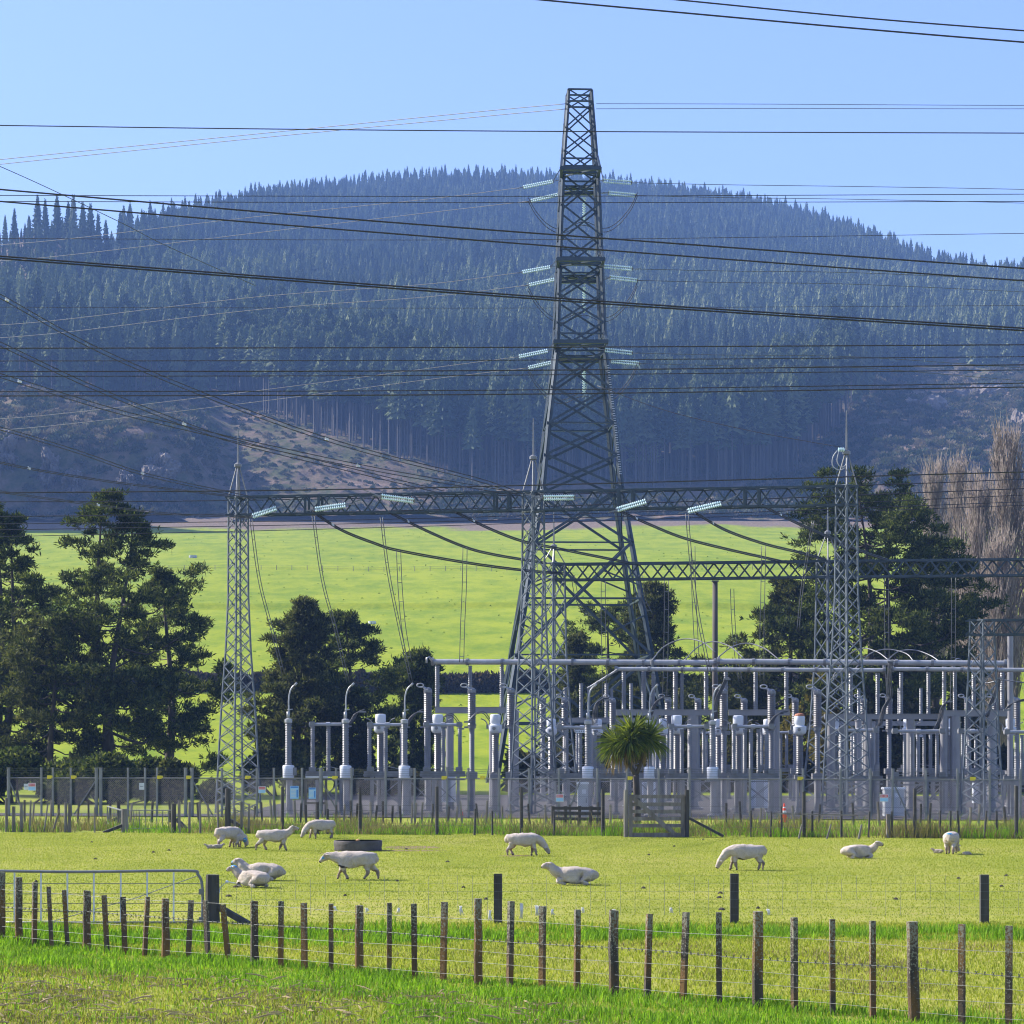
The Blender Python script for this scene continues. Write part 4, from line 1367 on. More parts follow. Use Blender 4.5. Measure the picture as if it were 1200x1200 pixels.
def low_gantry():
    D = 119.5; k = D / F; c = GP(1151, D)
    t = thing('gantry', 'low lattice gantry at the right edge with a short beam', 'gantry', c)
    m = MB()
    prof = [(0, 25 * k / 1.41), (4, 19 * k / 1.41), (H + (YH - 745) * k, 14 * k / 1.41), (H + (YH - 727) * k, 14 * k / 1.41)]
    lattice(m, c.x, c.y, prof, math.radians(40), .062, .045, [7, 6, 1], True, [(prof[-1][0], prof[-1][1])])
    m.build('mast', M['lattice'], t)
    b = MB(); n = 14
    A, B = GP(1133, D + .2), GP(1330, D - 1.3)
    for s in (-1, 1):
        for lv in (0, 1):
            z = H + (YH - (727 if lv else 744)) * k
            b.bar(A + Vector((0, s * .35, z)), B + Vector((0, s * .35, z)), .10)
        for i in range(n):
            p, q = A.lerp(B, i / n), A.lerp(B, (i + 1) / n)
            za, zb = H + (YH - 744) * k, H + (YH - 727) * k
            if i % 2: za, zb = zb, za
            b.bar(p + Vector((0, s * .42, za)), q + Vector((0, s * .42, zb)), .04, .065)
    b.build('beam', M['tower'], t)


low_gantry()
# ------------------------------------------------------------------ switchyard equipment
def sz(D): return D / F
def ZZ(y, D): return H + (YH - y) / F * D


def pole(mb, x, y, D, w, n=10):
    p = GP(x, D); r = w / 2 * sz(D)
    mb.tube([(p.x, p.y, -.05), (p.x, p.y, ZZ(y, D))], [r, r], n)
    mb.box((p.x, p.y, .06), (r * 3.4, r * 3.4, .10))
    for a in range(4):
        d = Vector((math.cos(a * PI / 2 + PI / 4), math.sin(a * PI / 2 + PI / 4), 0))
        mb.bar((p.x + d.x * r * 1.6, p.y + d.y * r * 1.6, .10), (p.x + d.x * r, p.y + d.y * r, .38), .03, .05)


def insul(x, y0, y1, D, w, parent, n=None, mat='porcelain', two=False, name='insulator', dx=0.0):
    """ribbed porcelain post from y0 (bottom) to y1 (top)"""
    k = sz(D); a, b = P(x, y0, D), P(x + dx, y1, D)
    r = w / 2 * k; n = n or max(6, int((y0 - y1) / 2.6))
    m = MB()
    if two:
        c = a.lerp(b, .5)
        m.ribbed(a + (b - a) * .03, a.lerp(b, .48), r * .72, r, n // 2, 10); m.ribbed(a.lerp(b, .52), b - (b - a) * .03, r * .72, r, n // 2, 10)
        for q, e in ((0, .03), (.475, .525), (.97, 1)): m.tube([a.lerp(b, q), a.lerp(b, e)], r * .92, 10)
    else:
        m.ribbed(a + (b - a) * .02, b - (b - a) * .03, r * .76, r, n, 12)
        m.tube([a, a + (b - a) * .025], r * 1.05, 12); m.tube([b - (b - a) * .035, b], r * .95, 12)
    return m.build(name, M[mat], parent, smooth=False)


ordn = ['first', 'second', 'third', 'fourth', 'fifth', 'sixth', 'seventh']


def wires(parent, name, pts, offs, r, n=6, mat='cable', sp=None):
    """bundle of parallel wires through world points; offs are world offsets"""
    m = MB(); c = [Vector(q) for q in spline([tuple(p) for p in pts], n)]
    for o in offs: m.tube([p + Vector(o) for p in c], r, 5)
    if sp:
        for i in range(sp, len(c) - 1, sp):
            for a in range(len(offs) - 1): m.bar(c[i] + Vector(offs[a]), c[i] + Vector(offs[a + 1]), .04)
    return m.build(name, M[mat], parent, smooth=True)


# --- coupling voltage transformers: steel post, white bucket, ribbed column, whip connection
Rv = row(122.0)


def cvt(x, label, ytop=846, ybase=897):
    D = Rv(x); k = sz(D)
    t = thing('voltage_transformer', label, 'transformer', GP(x, D), 'voltage transformers with white buckets')
    m = MB(); pole(m, x + 1, 912, D, 7.5, 8); m.build('post', M['column'], t, smooth=False)
    b = MB(); c = P(x, 912, D); r = 6.6 * k
    b.lathe(c, [(r * .92, 0), (r, .03), (r * 1.04, 14.2 * k), (r * .98, 15 * k), (r * .6, 15.5 * k)], 18)
    bo = b.build('tank', M['whitebox'], t); smooth_by_angle(bo)
    q = MB(); q.box(c + Vector((r * 1.15, 0, 8 * k)), (r * .55, r * 1.1, 9 * k)); q.box(c + Vector((0, 0, -.04)), (r * 2.6, r * 2.2, .07))
    q.build('terminal_box', M['steel'], t)
    insul(x, ybase, ytop, D, 8.2, t, 17)
    h = MB(); h.lathe(P(x, ytop + 1, D), [(4.3 * k, 0), (4.5 * k, .02), (4.5 * k, 4 * k), (2.5 * k, 5 * k), (.7 * k, 5.4 * k)], 14)
    h.build('cap', M['busbar'], t)
    w_ = MB(); w_.tube([Vector(s) for s in spline([tuple(P(x + a, y, D)) for a, y in ((0, 845), (.5, 832), (.3, 822), (1.5, 812), (4, 806), (8, 802))], 4)], .042, 6)
    w_.tube([P(x - .2, 841, D), P(x - .2, 834, D)], .08, 7); w_.bar(P(x - 1, 832, D), P(x + 5, 831, D), .05)
    w_.bar(P(x + 7, 803.5, D), P(x + 10, 800, D), .1)
    w_.build('whip_connector', M['busbar'], t, smooth=True)
    return t


cvs = [(338, 'voltage transformer with a curved whip and white bucket, farthest left in the switchyard'),
       (405, 'voltage transformer with a curved whip, second from the left'),
       (474, 'voltage transformer with a curved whip just left of the long busbar'),
       (689, 'voltage transformer with a whip just left of the cabbage tree, white bucket below'),
       (761, 'voltage transformer half hidden by the cabbage tree crown, white bucket showing under its leaves'),
       (835, 'voltage transformer with a thick grey column and white bucket right of the timber gate')]
proto = cvt(*cvs[0])
for x, lab in cvs[1:]: copy_tree(proto, None, GP(x, Rv(x)), None, lab, Rv(x) / Rv(338))

# --- current transformers: ribbed column with a white bowl shaped head
Rc = row(127.5)


def ct(x, label):
    D = Rc(x); k = sz(D)
    t = thing('current_transformer', label, 'transformer', GP(x, D), 'current transformers with white heads')
    m = MB(); pole(m, x - 2.4, 908, D, 4.2, 8); pole(m, x + 2.4, 908, D, 4.2, 8); m.box(P(x, 909, D), (12 * k, 10 * k, 5 * k)); m.build('post', M['column'], t)
    insul(x, 905, 859, D, 9.2, t, 19, 'porcelain2')
    h = MB(); c = P(x, 859, D)
    h.lathe(c, [(4.6 * k, 0), (6.8 * k, 1.2 * k), (8 * k, 4 * k), (8.2 * k, 9.4 * k), (7.4 * k, 10.2 * k), (5.7 * k, 10.6 * k), (5.6 * k, 12 * k), (6.2 * k, 13 * k), (6.2 * k, 21 * k), (5.6 * k, 22 * k), (3 * k, 22.4 * k)], 20)
    ho = h.build('head', M['whitebox'], t); smooth_by_angle(ho)
    q = MB()
    for s in (-1, 1):
        q.box(c + Vector((s * 9 * k, 0, 8 * k)), (3.2 * k, 3 * k, 5 * k))
        q.tube([Vector(v) for v in spline([tuple(c + Vector((s * 9 * k, 0, 10 * k))), tuple(c + Vector((s * 12 * k, 0, 15 * k))), tuple(c + Vector((s * 17 * k, 0, 17.5 * k)))], 4)], .03, 5)
    q.lathe(c + Vector((-1.5 * k, -8 * k, 6 * k)), [(2 * k, 0), (2 * k, .05)], 10, (0, -1, 0))
    q.build('terminal', M['steel'], t)
    return t


cts = [(446, 'white headed current transformer leftmost, beneath the second curved whip'), (513, 'white headed current transformer before the left end of the long busbar'),
       (580.5, 'white headed current transformer left of the twin lattice masts, clear of any switch tube'), (793, 'white headed current transformer just right of the cabbage tree'),
       (865, 'white headed current transformer between the two thick columns right of the timber gate'), (937, 'white headed current transformer with a rusty cap standing alone before yellow leaves')]
proto = ct(*cts[0])
last = None
for x, lab in cts[1:]: last = copy_tree(proto, None, GP(x, Rc(x)), None, lab, Rc(x) / Rc(446))
D = Rc(446); k = sz(D); rc = MB(); rc.lathe(P(446, 837, D), [(6.0 * k, 0), (6.1 * k, .02), (5 * k, .10), (2 * k, .14)], 14)
o = rc.build('rusty_cap', M['rust'], proto); o.parent = last; o['label'] = 'rusty cap'

# --- breaker poles: two stacked ribbed chambers on a steel column, horn on top
Rb = row(131.0)


def breaker(x, label):
    D = Rb(x); k = sz(D)
    t = thing('circuit_breaker', label, 'breaker', GP(x, D), 'tall circuit breaker poles')
    m = MB(); pole(m, x, 905, D, 8, 10); m.box(P(x, 908, D), (13 * k, 14 * k, 7 * k)); m.build('column', M['column'], t)
    insul(x, 905, 853, D, 7.0, t, 19, 'porcelain', False, 'support_insulator'); insul(x, 850, 811, D, 10.5, t, 15, 'porcelain2', False, 'interrupter')
    h = MB(); h.tube([P(x, 853.5, D), P(x, 849.5, D)], 4.6 * k, 12); h.lathe(P(x, 811, D), [(5 * k, 0), (5 * k, 2.5 * k), (3.4 * k, 4.6 * k), (1.2 * k, 5.4 * k)], 12)
    h.box(P(x - 4, 852, D), (10 * k, 2.4 * k, 2 * k))
    h.build('cap', M['steel'], t)
    q = MB()
    q.tube([P(x - 1, 808, D), P(x - 5, 805.5, D)], .07, 6)
    ring = [P(x - 9 + 4 * math.cos(a), 803 + 2.2 * math.sin(a), D) for a in np.linspace(0, 2 * PI, 13)]
    q.tube(ring, .035, 5, False); q.tube([P(x - 5, 805.5, D), P(x - 10, 805.2, D)], .04, 5)
    q.build('terminal_ring', M['busbar'], t, smooth=True)
    return t


brs = [(501.5, 'ribbed circuit breaker pole at the left end of the long busbar, before a pine'), (553, 'ribbed circuit breaker pole before open green field, under the long busbar'), (599, 'ribbed circuit breaker pole half hidden behind the left twin lattice mast'),
       (848, 'ribbed circuit breaker pole next to a thick column right of the timber gate'), (904, 'ribbed circuit breaker pole left of the rusty capped transformer'), (958, 'ribbed circuit breaker pole between the rusty capped transformer and right lattice masts')]
proto = breaker(*brs[0])
for x, lab in brs[1:]: copy_tree(proto, None, GP(x, Rb(x)), None, lab, Rb(x) / Rb(501.5))


# --- disconnectors: low frame, post insulators, horizontal switch tube
def disconnector(label, x0, x1, ins, Y0, ytube=849, yf=906, legs=(), tag=None, two=True, w=5.6, yleg=None):
    Rd = row(Y0); xm = (x0 + x1) / 2; D = Rd(xm); k = sz(D)
    t = thing('disconnector', label, 'switch', GP(xm, D), 'disconnector switches on low frames')
    m = MB()
    a, b = P(x0 - 3, yf, D), P(x1 + 3, yf, D)
    for s in (-.42, .42):
        o = Vector((0, s, 0)); m.bar(a + o, b + o, .06, .26)
        m.bar(a + o + Vector((0, 0, -.28)), b + o + Vector((0, 0, -.28)), .07, .06)
    for i in range(5):
        q = a.lerp(b, i / 4); m.bar(q + Vector((0, -.42, -.05)), q + Vector((0, .42, -.05)), .08)
    for lx in legs:
        for s in (-.42, .42):
            p = P(lx, yf, D); m.bar((p.x, p.y + s, 0), (p.x, p.y + s, p.z), .13, .13)
            m.box((p.x, p.y + s, .05), (.32, .32, .1))
    for i in range(len(legs) - 1):
        p, q = P(legs[i], yf, D), P(legs[i + 1], yf, D); zl, zh = .5, p.z - .35
        for s in (-.42, .42):
            m.bar((p.x, p.y + s * 1.12, zl), (q.x, q.y + s * 1.12, zh), .07, .03); m.bar((p.x, p.y + s, zh), (q.x, q.y + s, zl), .07, .03)
    m.build('frame', M['steel'], t)
    for i, x in enumerate(ins):
        DD = D + (.0 if i % 2 else -.25)
        insul(x, yf - 3, ytube + 3, DD, w, t, 18, 'porcelain', two, 'post_insulator')
    b_ = MB()
    b_.tube([P(x0, ytube, D), P(x1, ytube - .3, D)], 1.9 * k, 8)
    for x in (x0 + 3, (x0 + x1) / 2, x1 - 3): b_.tube([P(x - 2.5, ytube, D), P(x + 2.5, ytube, D)], 2.9 * k, 8)
    b_.build('switch_tube', M['busbar'], t, smooth=False)
    c = MB()
    for x in (x0 + 4, x1 - 4): c.box(P(x, ytube - .5, D - .1), (6 * k, 5 * k, 6 * k)); c.box(P(x, yf - 5, D - .45), (8 * k, 6 * k, 6 * k))
    c.bar(P(x0 + 6, yf - 5, D - .4), P(xm, yf - 9, D - .4), .04); c.bar(P(xm, yf - 9, D - .4), P(x1 - 6, yf - 5, D - .4), .04)
    c.build('contacts', M['steel'], t)
    if tag:
        g = MB(); g.box(P(tag, 857, D - .35), (11 * k, .03, 3.6 * k)); g.build('label_plate', M['whitebox'], t)
        g = MB()
        for i in range(4): g.box(P(tag - 3.9 + i * 2.6, 857, D - .37), (1.1 * k, .01, 1.5 * k))
        g.build('plate_marks', M['lattice'], t)
    return t


disconnector('switch on a low frame farthest left, its tube running to the second curved whip', 362, 407, (366.5, 385), 125.5, 849, 907, (372, 400))
disconnector('switch on a low frame between the second and third curved whips', 430, 478, (433, 452, 471), 125.5, 849.5, 907, (436, 468))
disconnector('switch on a low frame below the left end of the long busbar', 496, 542, (499.5, 519.5, 539), 125.5, 849.5, 907, (480, 508, 537))
disconnector('switch with a white label plate between the twin masts and the cabbage tree', 652, 712, (664, 680, 697), 125.5, 852.5, 909, (666, 702), 680)
disconnector('switch on a low frame behind the cabbage tree', 716, 778, (722, 742, 770), 126.5, 852.5, 909, (722, 750, 776))
disconnector('switch on a low frame just right of the cabbage tree', 783, 832, (787, 799, 809, 825), 125.5, 851.5, 909, (800, 842))
disconnector('switch with many closely set insulators right of the timber gate', 857, 908, (860, 873, 880, 889, 898), 126, 851.5, 909, (872, 904))
disconnector('switch on a low frame behind the right lattice masts', 982, 1030, (986, 1002, 1022), 129, 856, 912, (990, 1024))
disconnector('switch with six slim insulators above the grey cabinet', 1045, 1108, (1060, 1068, 1075.5, 1083, 1090.5, 1098), 128, 857, 913, (1052, 1085, 1104), None, True, 4.6)
disconnector('switch half hidden by the low right-hand gantry', 1122, 1158, (1128, 1136, 1151), 128, 857, 914, (1128, 1152), None, True, 4.6)
disconnector('switch cut by the right edge of the picture', 1176, 1236, (1191, 1197.5, 1226), 126, 858, 917, (1184, 1230), None, True, 5.4)


# --- bus supports: thick columns, girder, post insulators that carry the tubes
Rs = row(136.0)


def bus_support(label, x0, x1, yg, gh, cols, ins, dY=0.0):
    xm = (x0 + x1) / 2; D = Rs(xm) + dY; k = sz(D)
    t = thing('bus_support', label, 'support', GP(xm, D), 'girders carrying the busbars')
    g = MB(); a, b = P(x0, yg + gh / 2, D), P(x1, yg + gh / 2, D)
    g.bar(a, b, .30, gh * k); g.bar(a + Vector((0, 0, gh * k / 2 + .01)), b + Vector((0, 0, gh * k / 2 + .01)), .36, .03)
    g.build('girder', M['column'], t)
    for x, w_, yt in cols:
        m = MB(); pole(m, x, yt, D, w_, 14); mo = m.build('column', M['column'], t); smooth_by_angle(mo)
    for x, yt, w_ in ins: insul(x, yg, yt, D, w_, t, 18, 'porcelain', True, 'post_insulator')
    return t


bus_support('girder with three insulators at the left end of the long busbar', 510, 593, 829, 7, ((527, 9.5, 836), (577, 8, 845)), ((512.5, 780, 6.2), (551, 780, 5.2), (588, 780, 5.6)))
bus_support('girder with many insulators right of the cabbage tree', 722, 834, 832, 6.4, ((768, 9, 838), (812, 13, 838)), ((731, 787, 5.6), (754.5, 781, 6.6), (765.5, 789, 5), (791.5, 781, 6.6), (799, 789, 5), (827.5, 781, 6.2)))
bus_support('girder with two insulators above the ribbed breaker poles on the right', 854, 925, 832, 6.4, ((866, 11, 838), (909, 9.5, 838)), ((850.5, 781, 5.6), (885.5, 781, 5.8), (921.5, 781, 5.6)))
bus_support('girder with four insulators right of the right lattice masts', 966, 1112, 837, 6, ((974, 9.5, 842), (1017, 10, 842), (1067, 9.5, 842)), ((997, 788, 5.6), (1056, 788, 5.2), (1088, 788, 5.2)))
bus_support('girder on two thick pale columns at the right', 1103, 1180, 833, 6.6, ((1106.5, 10, 839), (1119.5, 12, 839), (1162, 10.5, 839)), ((1106.5, 781, 5.6), (1119, 787, 5.2), (1141, 787, 5.6), (1174.5, 787, 5.6)), -1.5)
# lone column with two insulators
D = Rs(1029); t = thing('bus_support', 'lone pole with two stacked insulators left of the grey cabinet', 'support', GP(1029, D), 'girders carrying the busbars')
m = MB(); pole(m, 1027, 896, D, 7.4, 12); smooth_by_angle(m.build('column', M['column'], t))
insul(1028, 896, 842, D, 5.6, t, 18, 'porcelain', True, 'post_insulator'); insul(1028.5, 842, 789, D, 5.6, t, 18, 'porcelain', True, 'post_insulator')
# far columns behind the row
for i, (x, w_, yt, lab) in enumerate(((604, 8, 832, 'grey column behind the left twin lattice mast'), (736, 8, 905, 'short grey column behind the timber gate'), (1184, 7, 745, 'tall slim grey pole near the right edge with a porcelain top'), (1006, 8, 845, 'grey column behind the right lattice masts'))):
    D = 141; t = thing('steel_column', lab, 'column', GP(x, D), 'grey steel columns behind the switchgear')
    m = MB(); pole(m, x, yt, D, w_, 12); smooth_by_angle(m.build('shaft', M['column'], t))
    m = MB(); m.lathe(P(x, yt, D), [(w_ * .6 * sz(D), 0), (w_ * .6 * sz(D), .06)], 12); m.build('cap_plate', M['steel'], t)
D = 152; t = thing('utility_pole', 'plain grey brown pole rising above the busbars right of the cabbage tree', 'pole', GP(838, D))
m = MB(); p = GP(838, D); m.tube([(p.x, p.y, -.2), (p.x, p.y, ZZ(681, D))], [3.8 * sz(D), 3.1 * sz(D)], 10); m.build('shaft', M['ftrunk'], t, smooth=True)
m = MB(); m.box((p.x, p.y, ZZ(681, D)), (.42, .42, .06)); m.build('cap_plate', M['steel'], t)


# --- tubular busbars
def busbar(label, pts, r, Y0, ends=True):
    R_ = row(Y0); t = thing('busbar', label, 'busbar', P(pts[0][0], pts[0][1], R_(pts[0][0])), 'tubular busbars')
    m = MB(); q = [P(x, y, R_(x)) for x, y in pts]; k = sz(R_(pts[0][0]))
    m.tube(q, r * k, 12); smooth_by_angle(m.build('tube', M['busbar'], t))
    c = MB(); n = max(3, int((pts[-1][0] - pts[0][0]) / 38))
    for i in range(n + 1):
        p = q[0].lerp(q[-1], i / n) if len(q) == 2 else Vector(tuple(np.array([np.interp(i / n, np.linspace(0, 1, len(q)), [v[j] for v in q]) for j in range(3)])))
        d = (q[-1] - q[0]).normalized(); c.tube([p - d * .07, p + d * .07], r * k * 1.28, 10)
    if ends:
        for e in (q[0], q[-1]): c.tube([e - Vector((.06, 0, 0)), e + Vector((.06, 0, 0))], r * k * 1.5, 10)
    c.build('clamps', M['steel'], t)
    return t


bb = busbar('long tubular busbar running the width of the switchyard, brightest on top', [(507, 775.5), (838, 776.5)], 3.3, 136)
w_ = MB(); w_.tube([P(508, 776, 136 * 1.005), P(503, 770, 136), P(500, 771, 136), P(500, 777, 136)], .06, 6); w_.build('end_horn', M['busbar'], bb, smooth=True)
busbar('tubular busbar continuing the long one to the right lattice gantry', [(842, 775), (1178, 777.5)], 3.3, 135.4)
busbar('thinner tubular busbar just under the long one, right of the cabbage tree', [(722, 784), (1036, 785.5)], 2.5, 134)
busbar('thinner tubular busbar at the right, under the long one by the right edge', [(1046, 784), (1250, 785.5)], 2.5, 133.6)
t = busbar('slanting rod joining a whip to the second busbar left of the cabbage tree', [(690, 806), (722, 786)], 1.3, 128, False)

# --- arched jumpers above the tubes and soft cable droppers
arch = [((764, 774), (778, 758), (800, 749), (822, 752), (838, 764)), ((802, 774), (818, 758), (836, 752), (856, 758), (872, 772)), ((842, 770), (858, 758), (876, 754), (896, 760), (914, 774)),
        ((978, 790), (992, 770), (1010, 760), (1028, 764), (1042, 774)), ((1003, 783), (1020, 766), (1040, 761), (1062, 766), (1072, 777)), ((1036, 778), (1052, 764), (1072, 762), (1090, 768), (1102, 776)), ((1117, 776), (1124, 772), (1140, 784), (1152, 800), (1175, 797), (1200, 800), (1230, 800))]
aw = ['left of the utility pole', 'across the foot of the utility pole', 'right of the utility pole', 'left of the right lattice masts', 'crossing the right lattice masts', 'right of the right lattice masts', 'sagging past the low right-hand gantry']
for a, wd in zip(arch, aw):
    D = 134.6; t = thing('jumper_cable', 'bright arched jumper above the busbars ' + wd, 'cable', P(*a[0], D), 'arched jumpers above the busbars')
    wires(t, 'arch', [P(x, y, D + 1.0 * math.sin(i)) for i, (x, y) in enumerate(a)], [(0, 0, 0)], .034, 6, 'steel')
    q = MB(); q.tube([P(*a[0], D), P(*a[0], D) - Vector((0, 0, .25))], .09, 7); q.build('clamp', M['steel'], t)
drop = [((1044, 775), (1042, 800), (1043, 818), (1036, 832), (1031, 852)), ((1112, 822), (1105, 830), (1101, 846), (1094, 858)), ((1172, 795), (1167, 812), (1161, 826), (1156, 842)), ((852, 796), (846, 808), (840, 822), (834, 846)),
        ((712, 820), (703, 822), (698, 832), (697, 850)), ((782, 818), (774, 820), (767, 828), (762, 840)), ((922, 836), (912, 838), (905, 846), (900, 858)), ((493, 834), (486, 838), (480, 845), (476, 852)), ((425, 834), (418, 837), (413, 845), (408, 851)),
        ((508, 850), (518, 842), (528, 838), (536, 846), (540, 854)), ((548, 846), (556, 838), (566, 836), (573, 844), (577, 848)), ((1180, 832), (1186, 826), (1198, 822), (1216, 822))]
dw = ['beside the lone pole left of the grey cabinet', 'above the six slim insulators', 'by the low right-hand gantry', 'by the thick column right of the timber gate', 'left of the cabbage tree', 'above the right side of the cabbage tree', 'left of the rusty capped transformer',
      'right of the third curved whip', 'right of the second curved whip', 'below the left end of the long busbar', 'onto the white head clear of any switch tube', 'arching off the right edge']
for i, (a, wd) in enumerate(zip(drop, dw)):
    D = 128.4; t = thing('cable_dropper', 'loose bundle of grey cables ' + wd, 'cable', P(*a[0], D), 'soft cable droppers in the switchyard')
    o = [(j * .055 - .11, .03 * (j % 2), .03 * j) for j in range(5)] if i not in (9, 10) else [(0, 0, 0), (.05, .03, .08)]
    wires(t, 'strands', [P(x, y, D) for x, y in a], o, .022, 5, 'cable')
    q = MB(); q.box(P(*a[-1], D), (.35, .12, .08)); q.box(P(*a[0], D), (.35, .12, .08)); q.build('clamp', M['steel'], t)

# --- cabinets, control boxes, cones, signs
def cabinet(label, x, yb, yt, w, D):
    k = sz(D); c = GP(x, D); h = ZZ(yt, D)
    t = thing('control_cabinet', label, 'cabinet', c, 'grey control cabinets in the yard')
    m = MB(); m.box((c.x, c.y, h / 2), (w * k, w * k * .8, h)); m.build('case', M['cabinet'], t)
    m = MB(); m.box((c.x, c.y, h + .05), (w * k * 1.12, w * k * .95, .10)); m.build('roof', M['whitebox'], t)
    m = MB(); m.box((c.x - .02, c.y - w * k * .4 - .02, h * .5), (w * k * .86, .035, h * .86)); d = m.build('door', M['cabinet'], t)
    m = MB(); m.box((c.x + w * k * .3, c.y - w * k * .4 - .055, h * .5), (.04, .04, .22)); m.build('handle', M['steel'], d)
    m = MB(); m.box((c.x + w * k * .1, c.y - w * k * .4 - .045, h * .78), (.2, .01, .2)); m.build('notice', M['whitebox'], d)


cabinet('large grey control cabinet with a pale roof left of the row of slim insulators', 1047, 955, 925, 23, 121)
cabinet('grey control cabinet under the whip left of the cabbage tree', 683, 948, 919, 12.5, 120)
for x, y, w_, h_, lab in ((524, 925, 20, 30, 'pale control box hung below the left end of the long busbar'), (758, 930, 20, 28, 'pale control box behind the timber gate'), (890, 930, 22, 34, 'pale control box under the many insulators right of the gate'), (1148, 928, 16, 26, 'pale control box behind the low right-hand gantry')):
    D = 132.5; k = sz(D); c = P(x, y, D)
    t = thing('control_box', lab, 'cabinet', GP(x, D), 'pale control boxes under the switchgear')
    m = MB(); m.box(c, (w_ * k, .5, h_ * k)); m.build('case', M['whitebox'], t)
    m = MB(); m.box(c + Vector((0, -.265, 0)), (w_ * k * .42, .02, h_ * k * .9)); m.build('door', M['cabinet'], t)
    m = MB()
    for s in (-.35, .35): m.bar((c.x + s * w_ * k, c.y, 0), (c.x + s * w_ * k, c.y, c.z - h_ * k / 2), .1)
    m.build('leg_frame', M['steel'], t)


def cone(x, yb, yt, D, lab):
    c = GP(x, D); h = (yb - yt) * sz(D)
    t = thing('traffic_cone', lab, 'cone', c, 'traffic cones in the yard')
    m = MB(); r = h * .26
    m.box((c.x, c.y, .03), (h * .52, h * .52, .05)); m.lathe((c.x, c.y, .05), [(r * .82, 0), (r * .50, h * .46)], 14); m.build('body', M['cone_red'], t)
    m = MB(); m.lathe((c.x, c.y, .05 + h * .46), [(r * .51, 0), (r * .42, h * .14)], 14); m.build('white_band', M['cone_white'], t)
    m = MB(); m.lathe((c.x, c.y, .05 + h * .60), [(r * .42, 0), (r * .32, h * .14)], 14); m.build('upper_band', M['cone_red'], t)
    m = MB(); m.lathe((c.x, c.y, .05 + h * .74), [(r * .325, 0), (r * .27, h * .07)], 14); m.build('upper_white_band', M['cone_white'], t)
    m = MB(); m.lathe((c.x, c.y, .05 + h * .81), [(r * .265, 0), (r * .15, h * .18), (r * .05, h * .19)], 14); m.build('tip', M['cone_red'], t)


cone(919, 964, 943, 111.0, 'orange red traffic cone left of the right lattice masts')
cone(541, 958, 949, 122, 'small orange red traffic cone under the left end of the long busbar')

# --- back row: the same kinds of gear standing farther off, half hidden by the front row
def far_copy(src, x, D, label, group):
    c = copy_tree(src, None, GP(x, D), None, label); c['group'] = group
    return c


by_label = {o['label']: o for o in COL.objects if o.parent is None and 'label' in o.keys()}
bp_ = by_label[brs[0][1]]; cp_ = by_label[cts[0][1]]; vp_ = by_label[cvs[0][1]]
ds_ = [o for o in COL.objects if o.parent is None and o.name.startswith('disconnector')]
bs_ = [o for o in COL.objects if o.parent is None and o.name.startswith('bus_support')]
for x, D in ((636, 156), (662, 157), (718, 158), (783, 157), (818, 158), (872, 158), (932, 157), (1012, 157), (1042, 156), (1134, 157), (1166, 156), (1192, 157)):
    far_copy(bp_, x, D, 'ribbed breaker pole of the back row, half hidden behind the front switchgear', 'breaker poles of the back row')
for x, D in ((646, 148), (700, 149), (776, 148), (842, 149), (900, 149), (978, 148), (1064, 148), (1112, 147), (1184, 147)):
    far_copy(cp_, x, D, 'white headed transformer of the back row, half hidden behind the front switchgear', 'transformers of the back row')
for i, (x, D) in enumerate(((690, 163), (752, 164), (832, 164), (910, 163), (1000, 163), (1078, 162), (1150, 162))):
    far_copy(ds_[(i * 2) % 7], x, D, 'switch on a low frame in the back row behind the front switchgear', 'switches of the back row')
for i, (x, D) in enumerate(((700, 168), (1040, 166))):
    far_copy(bs_[1 + i * 2], x, D, 'girder of the back row, half hidden behind the front busbars', 'girders of the back row')
# ------------------------------------------------------------------ mesh security fence
Rf = row(117.8)


